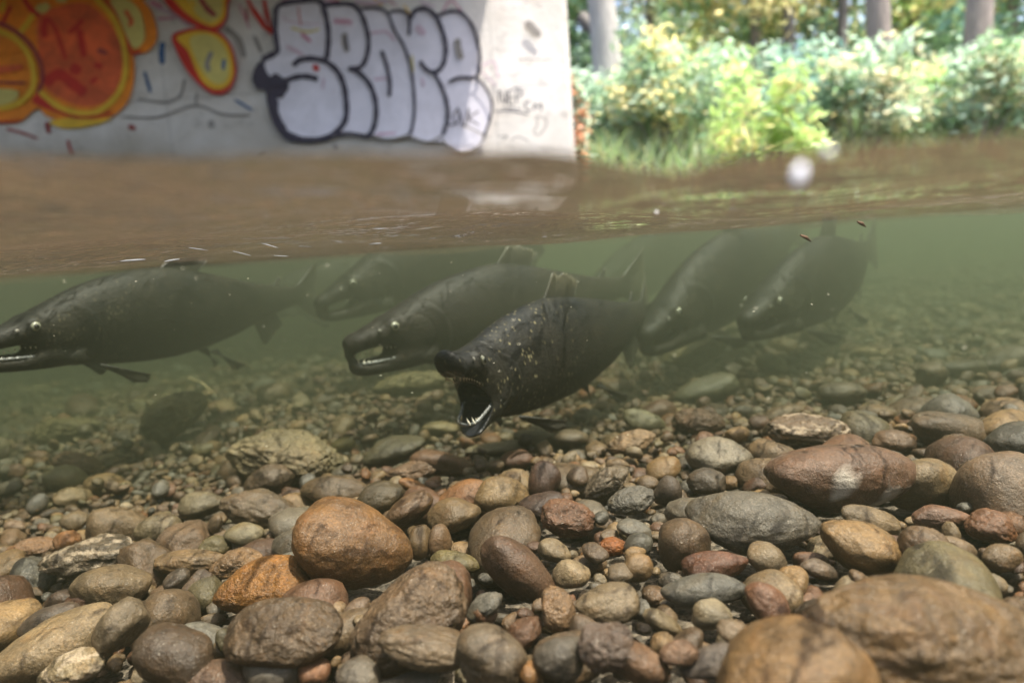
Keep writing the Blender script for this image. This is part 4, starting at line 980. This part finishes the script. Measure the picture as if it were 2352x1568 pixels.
GRN = (.17, .30, .13); DGR = (.07, .16, .08); YEL = (.58, .50, .20); LIM = (.42, .60, .16); SAG = (.33, .45, .33); TEAL = (.13, .28, .22); ORG = (.60, .27, .12); STRAW = (.55, .50, .30)
def groundz(x, y): return float(bedz(x, y))
def tree(name, label, x, y, h, r, lean=(0, 0), bark=M_BARK, crown=True, cols=(GRN, DGR, YEL), wts=(4, 3, 2), cz=.55, nc=26, seed=1, low=.35, spreadk=1.0, group=None, size=.07):
    z0 = groundz(x, y) - .1; root = empty(name, (x, y, z0)); inv = Matrix.Translation((x, y, z0)).inverted(); tag(root, label, 'tree', group)
    r_ = np.random.default_rng(seed); P, R = [], []
    for k in range(9):
        t = k / 8; P.append((x + lean[0] * t + .06 * math.sin(t * 5 + seed), y + lean[1] * t + .05 * math.cos(t * 4 + seed), z0 + h * t)); R.append(r * (1.25 if k == 0 else 1) * (1 - .55 * t))
    V, Fq = tube(P, R, 12); VV, FF = [V], [Fq]; off_ = len(V); cen = []
    for k in range(7):
        t = r_.uniform(low, .95); i = int(t * 8); b = np.array(P[i]); an = r_.uniform(0, 6.28); ln = r_.uniform(.5, 1.3) * spreadk
        e_ = b + np.array([math.cos(an) * ln, math.sin(an) * ln * .8, r_.uniform(.2, .8) * ln]); md = (b + e_) / 2 + np.array([0, 0, .1])
        v, f = tube([b, md, e_], [r * .32, r * .2, r * .06], 6); VV.append(v); FF.append(f + off_); off_ += len(v); cen.append(e_); cen.append(md)
    o = link('trunk', mesh_np('trunk', np.concatenate(VV), np.concatenate(FF)), bark); o.parent = root; o.matrix_parent_inverse = inv
    if crown:
        while len(cen) < nc: 
            b = cen[r_.integers(0, 14)]; cen.append(b + r_.normal(size=3) * np.array([.55, .5, .42]) * spreadk)
        leaf_part('crown', leaves(cen, (.24 * spreadk, .24 * spreadk, .2 * spreadk), 90, size, cols, wts, seed), root, inv)
    return root
def shrub(name, label, x, y, h, wd, cols, wts, seed, nc=16, n_per=60, size=.05, cat='plant', aspect=.4, droop=0.0, z=None, group=None):
    z0 = (groundz(x, y) if z is None else z) - .05; root = empty(name, (x, y, z0)); inv = Matrix.Translation((x, y, z0)).inverted(); tag(root, label, cat, group)
    r_ = np.random.default_rng(seed); VV, FF, cen = [], [], []; off_ = 0
    for k in range(nc):
        an = r_.uniform(0, 6.28); rr = wd * math.sqrt(r_.random()); t = r_.uniform(.35, 1); e_ = np.array([x + rr * math.cos(an), y + rr * math.sin(an) * .7, z0 + h * t])
        b = np.array([x + rr * math.cos(an) * .25, y + rr * math.sin(an) * .2, z0]); md = (b + e_) / 2 + np.array([0, 0, .06 * h])
        v, f = tube([b, md, e_], [.012, .008, .003], 5); VV.append(v); FF.append(f + off_); off_ += len(v); cen += [e_, md * .35 + e_ * .65]
    o = link('stem', mesh_np('stem', np.concatenate(VV), np.concatenate(FF)), M_BARK); o.parent = root; o.matrix_parent_inverse = inv
    leaf_part('foliage', leaves(cen, (wd * .16 + .02, wd * .16, h * .07), n_per, size, cols, wts, seed, aspect, droop), root, inv)
    return root
def X_at(px, y): return (px - 1176) / F * y / .99
g1 = 'trees on the far bank'
tree('leafless_tree', 'straight grey-brown trunk right of centre on the far bank', X_at(2015, 10.5), 10.5, 6, .20, (.05, 0), crown=False, seed=2, low=.8, group=g1)
tree('leafless_tree', 'leaning mauve-brown trunk nearest the right edge', X_at(2222, 9.5), 9.5, 6, .19, (.45, 0), crown=False, seed=3, low=.8, group=g1)
tree('leafless_tree', 'thin dim trunk just left of the straight grey-brown trunk', X_at(1942, 13), 13, 6, .12, (0, 0), M_DARKBARK, crown=False, seed=4, low=.8, group=g1)
tree('leafless_tree', 'slim dark trunk among yellow leaves', X_at(1830, 13), 13, 6, .13, (-.2, 0), M_DARKBARK, crown=False, seed=5, low=.8, group=g1)
dt = tree('dead_tree', 'bleached grey broken trunk beside the end of the concrete wall', X_at(1428, 9), 9, 4.6, .22, (-.25, 0), M_PALEBARK, crown=False, seed=6, low=.9)
v, f = tube([at_depth(1335, 40, 9.2), at_depth(1395, 100, 9.0), at_depth(1450, 150, 8.8), at_depth(1530, 190, 8.9)], [.09, .085, .07, .03], 8)
tag(link('fallen_branch', mesh_np('fallen_branch', v, f), M_DARKBARK), 'dark branch slanting down in front of the bleached trunk', 'branch')
backs = [(1380, 16, (SAG, GRN, STRAW), (3, 4, 1), 'pale sage tree behind the bleached trunk'), (1520, 15, (GRN, SAG, YEL), (5, 2, 1), 'leafy green tree right of the bleached trunk'),
 (1640, 17, (GRN, LIM, YEL), (4, 1, 2), 'green tree with yellow tips behind the lime shrub'), (1745, 14, (YEL, GRN, STRAW), (5, 3, 1), 'yellow-leaved tree above the lime shrub'),
 (1850, 16, (YEL, GRN, DGR), (4, 4, 2), 'yellow and green tree between the two slim trunks'), (1960, 18, (GRN, DGR, YEL), (4, 4, 2), 'dark green tree behind the straight grey-brown trunk'),
 (2090, 15, (YEL, LIM, GRN), (4, 2, 4), 'yellow-green tree between the two big trunks'), (2190, 18, (GRN, TEAL, YEL), (4, 3, 1), 'green tree just left of the leaning trunk'),
 (2310, 14, (TEAL, DGR, GRN), (4, 3, 3), 'blue-green tree right of the leaning trunk'), (2440, 16, (GRN, TEAL, YEL), (4, 2, 1), 'green tree cut by the right edge')]
for i, (px, y, cols, wts, lab) in enumerate(backs):
    tree('broadleaf_tree', lab, X_at(px, y), y, 6.2, .13, (.1, 0), M_BARK, True, cols, wts, nc=70, seed=20 + i, low=.12, spreadk=1.25, group=g1, size=.11)
shrub('lime_shrub', 'bright lime and yellow long-leaved shrub in the middle of the bank', X_at(1765, 6.9), 6.9, 1.25, .48, (LIM, YEL, GRN), (6, 3, 2), 41, 20, 26, .075, droop=.35, aspect=.3)
shrub('orange_shrub', 'orange-leaved bush against the end of the concrete wall', X_at(1352, 6.9), 6.9, 1.25, .12, (ORG, SAG, STRAW), (3, 3, 3), 42, 14, 30, .05)
sh = [(1450, 8.4, (SAG, GRN), 'greyish green bush below the bleached trunk'), (1540, 7.8, (GRN, SAG, YEL), 'mid green bush left of the lime shrub'), (1640, 8.8, (SAG, GRN, LIM), 'soft green bush just behind the lime shrub'),
      (1890, 8.2, (SAG, TEAL), 'blue-grey bush right of the lime shrub'), (1990, 7.8, (SAG, GRN, STRAW), 'silvery bush at the foot of the straight trunk'), (2100, 8.6, (LIM, STRAW, GRN), 'yellowish bush between the two big trunks'), (2230, 7.9, (SAG, GRN, STRAW), 'pale green bush at the foot of the leaning trunk'), (2340, 8.3, (GRN, LIM, SAG), 'light green bush at the right edge of the bank')]
for i, (px, y, cols, lab) in enumerate(sh):
    shrub('bush', lab, X_at(px, y), y, 1.15 if px != 2100 else .9, .6, cols, [3] * len(cols), 60 + i, 18, 90, .055, 'bush', group='bushes on the far bank')
# ground cover: grass
GVv, GFf, GCc = [], [], []; r_ = np.random.default_rng(77); NB = 26000
gx = r_.uniform(-.2, 12, NB); gy = 5.9 + 7 * r_.random(NB) ** 1.4; gz = bedz(gx, gy); ok = (gz > -.02) & (gx > xe + .1 + .0 * gy); gx, gy, gz = gx[ok], gy[ok], gz[ok]; nb = len(gx)
hh = r_.uniform(.12, .42, nb); an = r_.uniform(0, 6.28, nb); wv = .010
bx, by = np.cos(an) * wv, np.sin(an) * wv; lx, ly = r_.normal(0, .14, nb), r_.normal(0, .1, nb)
V = np.stack([np.stack([gx - bx, gy - by, gz], 1), np.stack([gx + bx, gy + by, gz], 1), np.stack([gx + lx * .4 + bx * .7, gy + ly * .4 + by * .7, gz + hh * .65], 1), np.stack([gx + lx, gy + ly, gz + hh], 1), np.stack([gx + lx * .4 - bx * .7, gy + ly * .4 - by * .7, gz + hh * .65], 1)], 1).reshape(-1, 3)
i5 = np.arange(nb) * 5; Q = np.concatenate([np.stack([i5, i5 + 1, i5 + 2], 1), np.stack([i5, i5 + 2, i5 + 4], 1), np.stack([i5 + 4, i5 + 2, i5 + 3], 1)])
cg = np.array([(.36, .50, .20), (.50, .52, .24), (.22, .36, .15), (.42, .52, .34)])[r_.integers(0, 4, nb)] * r_.uniform(.7, 1.3, (nb, 1))
me = mesh_np('grass', V, Q); color_attr(me, np.repeat(cg, 5, 0)); tag(link('grass', me, M_LEAF, smooth=False), 'tall pale green grass and weeds along the far bank', kind='stuff')

# ------------------------------------------------------------------ small things: sticks, drifting bits, bubbles and their glints
M_STICK = plain('stick', (.34, .27, .15), .7, .3, .3, 100); M_BIT = plain('leaf_bit', (.10, .05, .03), .7, .3, .3)
m, n, b, L = newmat('bubble'); b.inputs['Base Color'].default_value = (.8, .8, .86, 1); b.inputs['Roughness'].default_value = .15; b.inputs['Specular IOR Level'].default_value = .8
M_BUB = m
def stick(label, a_, b_, r, m_=M_STICK):
    a_, b_ = np.array(a_), np.array(b_); md = (a_ + b_) / 2 + np.array([0, 0, .012]); v, f = tube([a_, md, b_], [r, r * .9, r * .4], 7)
    return tag(link('stick', mesh_np('stick', v, f), m_), label, 'stick')
stick('thin pale straw sticking up from the bed under the left salmon', at_depth(432, 868, 1.75), at_depth(502, 912, 1.62), .0022)
stick('thin tan twig on the stones behind the gaping salmon', at_depth(1535, 822, 1.9), at_depth(1660, 838, 1.95), .003)
for (px, py, d, s, lab) in ((1852, 546, .9, .008, 'small brown shred drifting below the surface at right'), (1980, 514, .85, .006, 'dark curled shred touching the surface at right')):
    p = np.array(at_depth(px, py, d)); v, f = tube([p + np.array([-s, 0, s * .5]), p, p + np.array([s * .8, 0, -s * .7])], [.0012, .0025, .0006], 6)
    tag(link('leaf_shred', mesh_np('leaf_shred', v, f), M_BIT), lab, 'debris')
D, Fi = ICO[3]
M_GLINT = plain('bubble_glint', (.30, .31, .34), .4)  # pale slivers, sparkle on bubbles and spray put into the colour
def blob(name, label, px, py, d, w_, h_, tilt, cat, group=None):
    o = link(name, mesh_np(name, D * np.array([1, .6, 1]) * (1 + .06 * vnoise(D * 2, int(px)))[:, None], Fi), M_BUB if name == 'water_drop' else M_GLINT)
    o.matrix_world = Matrix.Translation(at_depth(px, py, d)) @ (img_rot(tilt) @ Matrix.Diagonal((w_ / F * d / 2, h_ / F * d / 2, h_ / F * d / 2))).to_4x4(); tag(o, label, cat, group); return o
blob('water_drop', 'white blurred drop on the brown water edge at right', 1836, 402, .19, 52, 30, 72, 'drop', 'drops at the water edge')
blob('water_drop', 'faint lilac drop above the white one', 1902, 347, .19, 22, 20, 0, 'drop', 'drops at the water edge')
blob('water_drop', 'tiny pale drop near the middle of the brown water edge', 1508, 488, .45, 9, 8, 0, 'drop', 'drops at the water edge')
SR = random.Random(9)
glints = [(878, 533, 38, 4, -4), (848, 548, 36, 3, -3), (905, 549, 26, 3, 3), (1070, 543, 16, 5, 30), (1050, 547, 12, 4, 0), (1060, 552, 14, 3, -10), (1100, 545, 10, 3, 40), (1128, 541, 20, 3, 10), (1158, 542, 12, 3, 0), (1190, 540, 12, 4, 30), (1207, 540, 8, 4, 50), (1218, 537, 10, 3, 40), (1178, 544, 10, 3, 0), (1085, 540, 10, 3, 20),
          (820, 556, 40, 2, -8), (770, 560, 34, 2, -12), (862, 566, 30, 3, 0), (945, 556, 10, 3, -20), (305, 604, 60, 4, 0), (395, 604, 36, 4, 5), (555, 588, 44, 2, -18), (645, 594, 34, 2, -6), (620, 570, 40, 2, -20), (455, 578, 46, 2, -12), (1250, 550, 12, 2, 0), (1590, 527, 8, 5, 0), (990, 553, 24, 2, -6), (700, 572, 30, 2, -8)]
for i, (px, py, a_, b_, tl) in enumerate(glints):
    d = .75 if px < 700 else 1.0
    blob('bubble', 'thin white painted glint of bubbles under the surface, %s' % ('on the left' if px < 700 else 'near the middle' if px < 1300 else 'on the right'), px, py - 6, d, a_, b_, tl, 'bubble', 'bubble glints under the surface')
# suspended specks
r_ = np.random.default_rng(5); n_ = 170; dd = r_.uniform(.45, 1.6, n_); pxs = r_.uniform(-20, 2370, n_); pys = r_.uniform(600, 1050, n_)
Dv, Fv = ICO[2]; VV, FF = [], []; 
for i in range(n_):
    p = np.array(at_depth(pxs[i], pys[i], dd[i]))
    s = r_.uniform(.00022, .0005); VV.append(Dv * np.array([s * r_.uniform(1, 3.5), s, s]) + p); FF.append(Fv + i * len(Dv))
tag(link('suspended_silt', mesh_np('suspended_silt', np.concatenate(VV), np.concatenate(FF)), plain('silt', (.45, .42, .32), .8)), 'tiny pale specks of silt drifting in the water', kind='stuff')
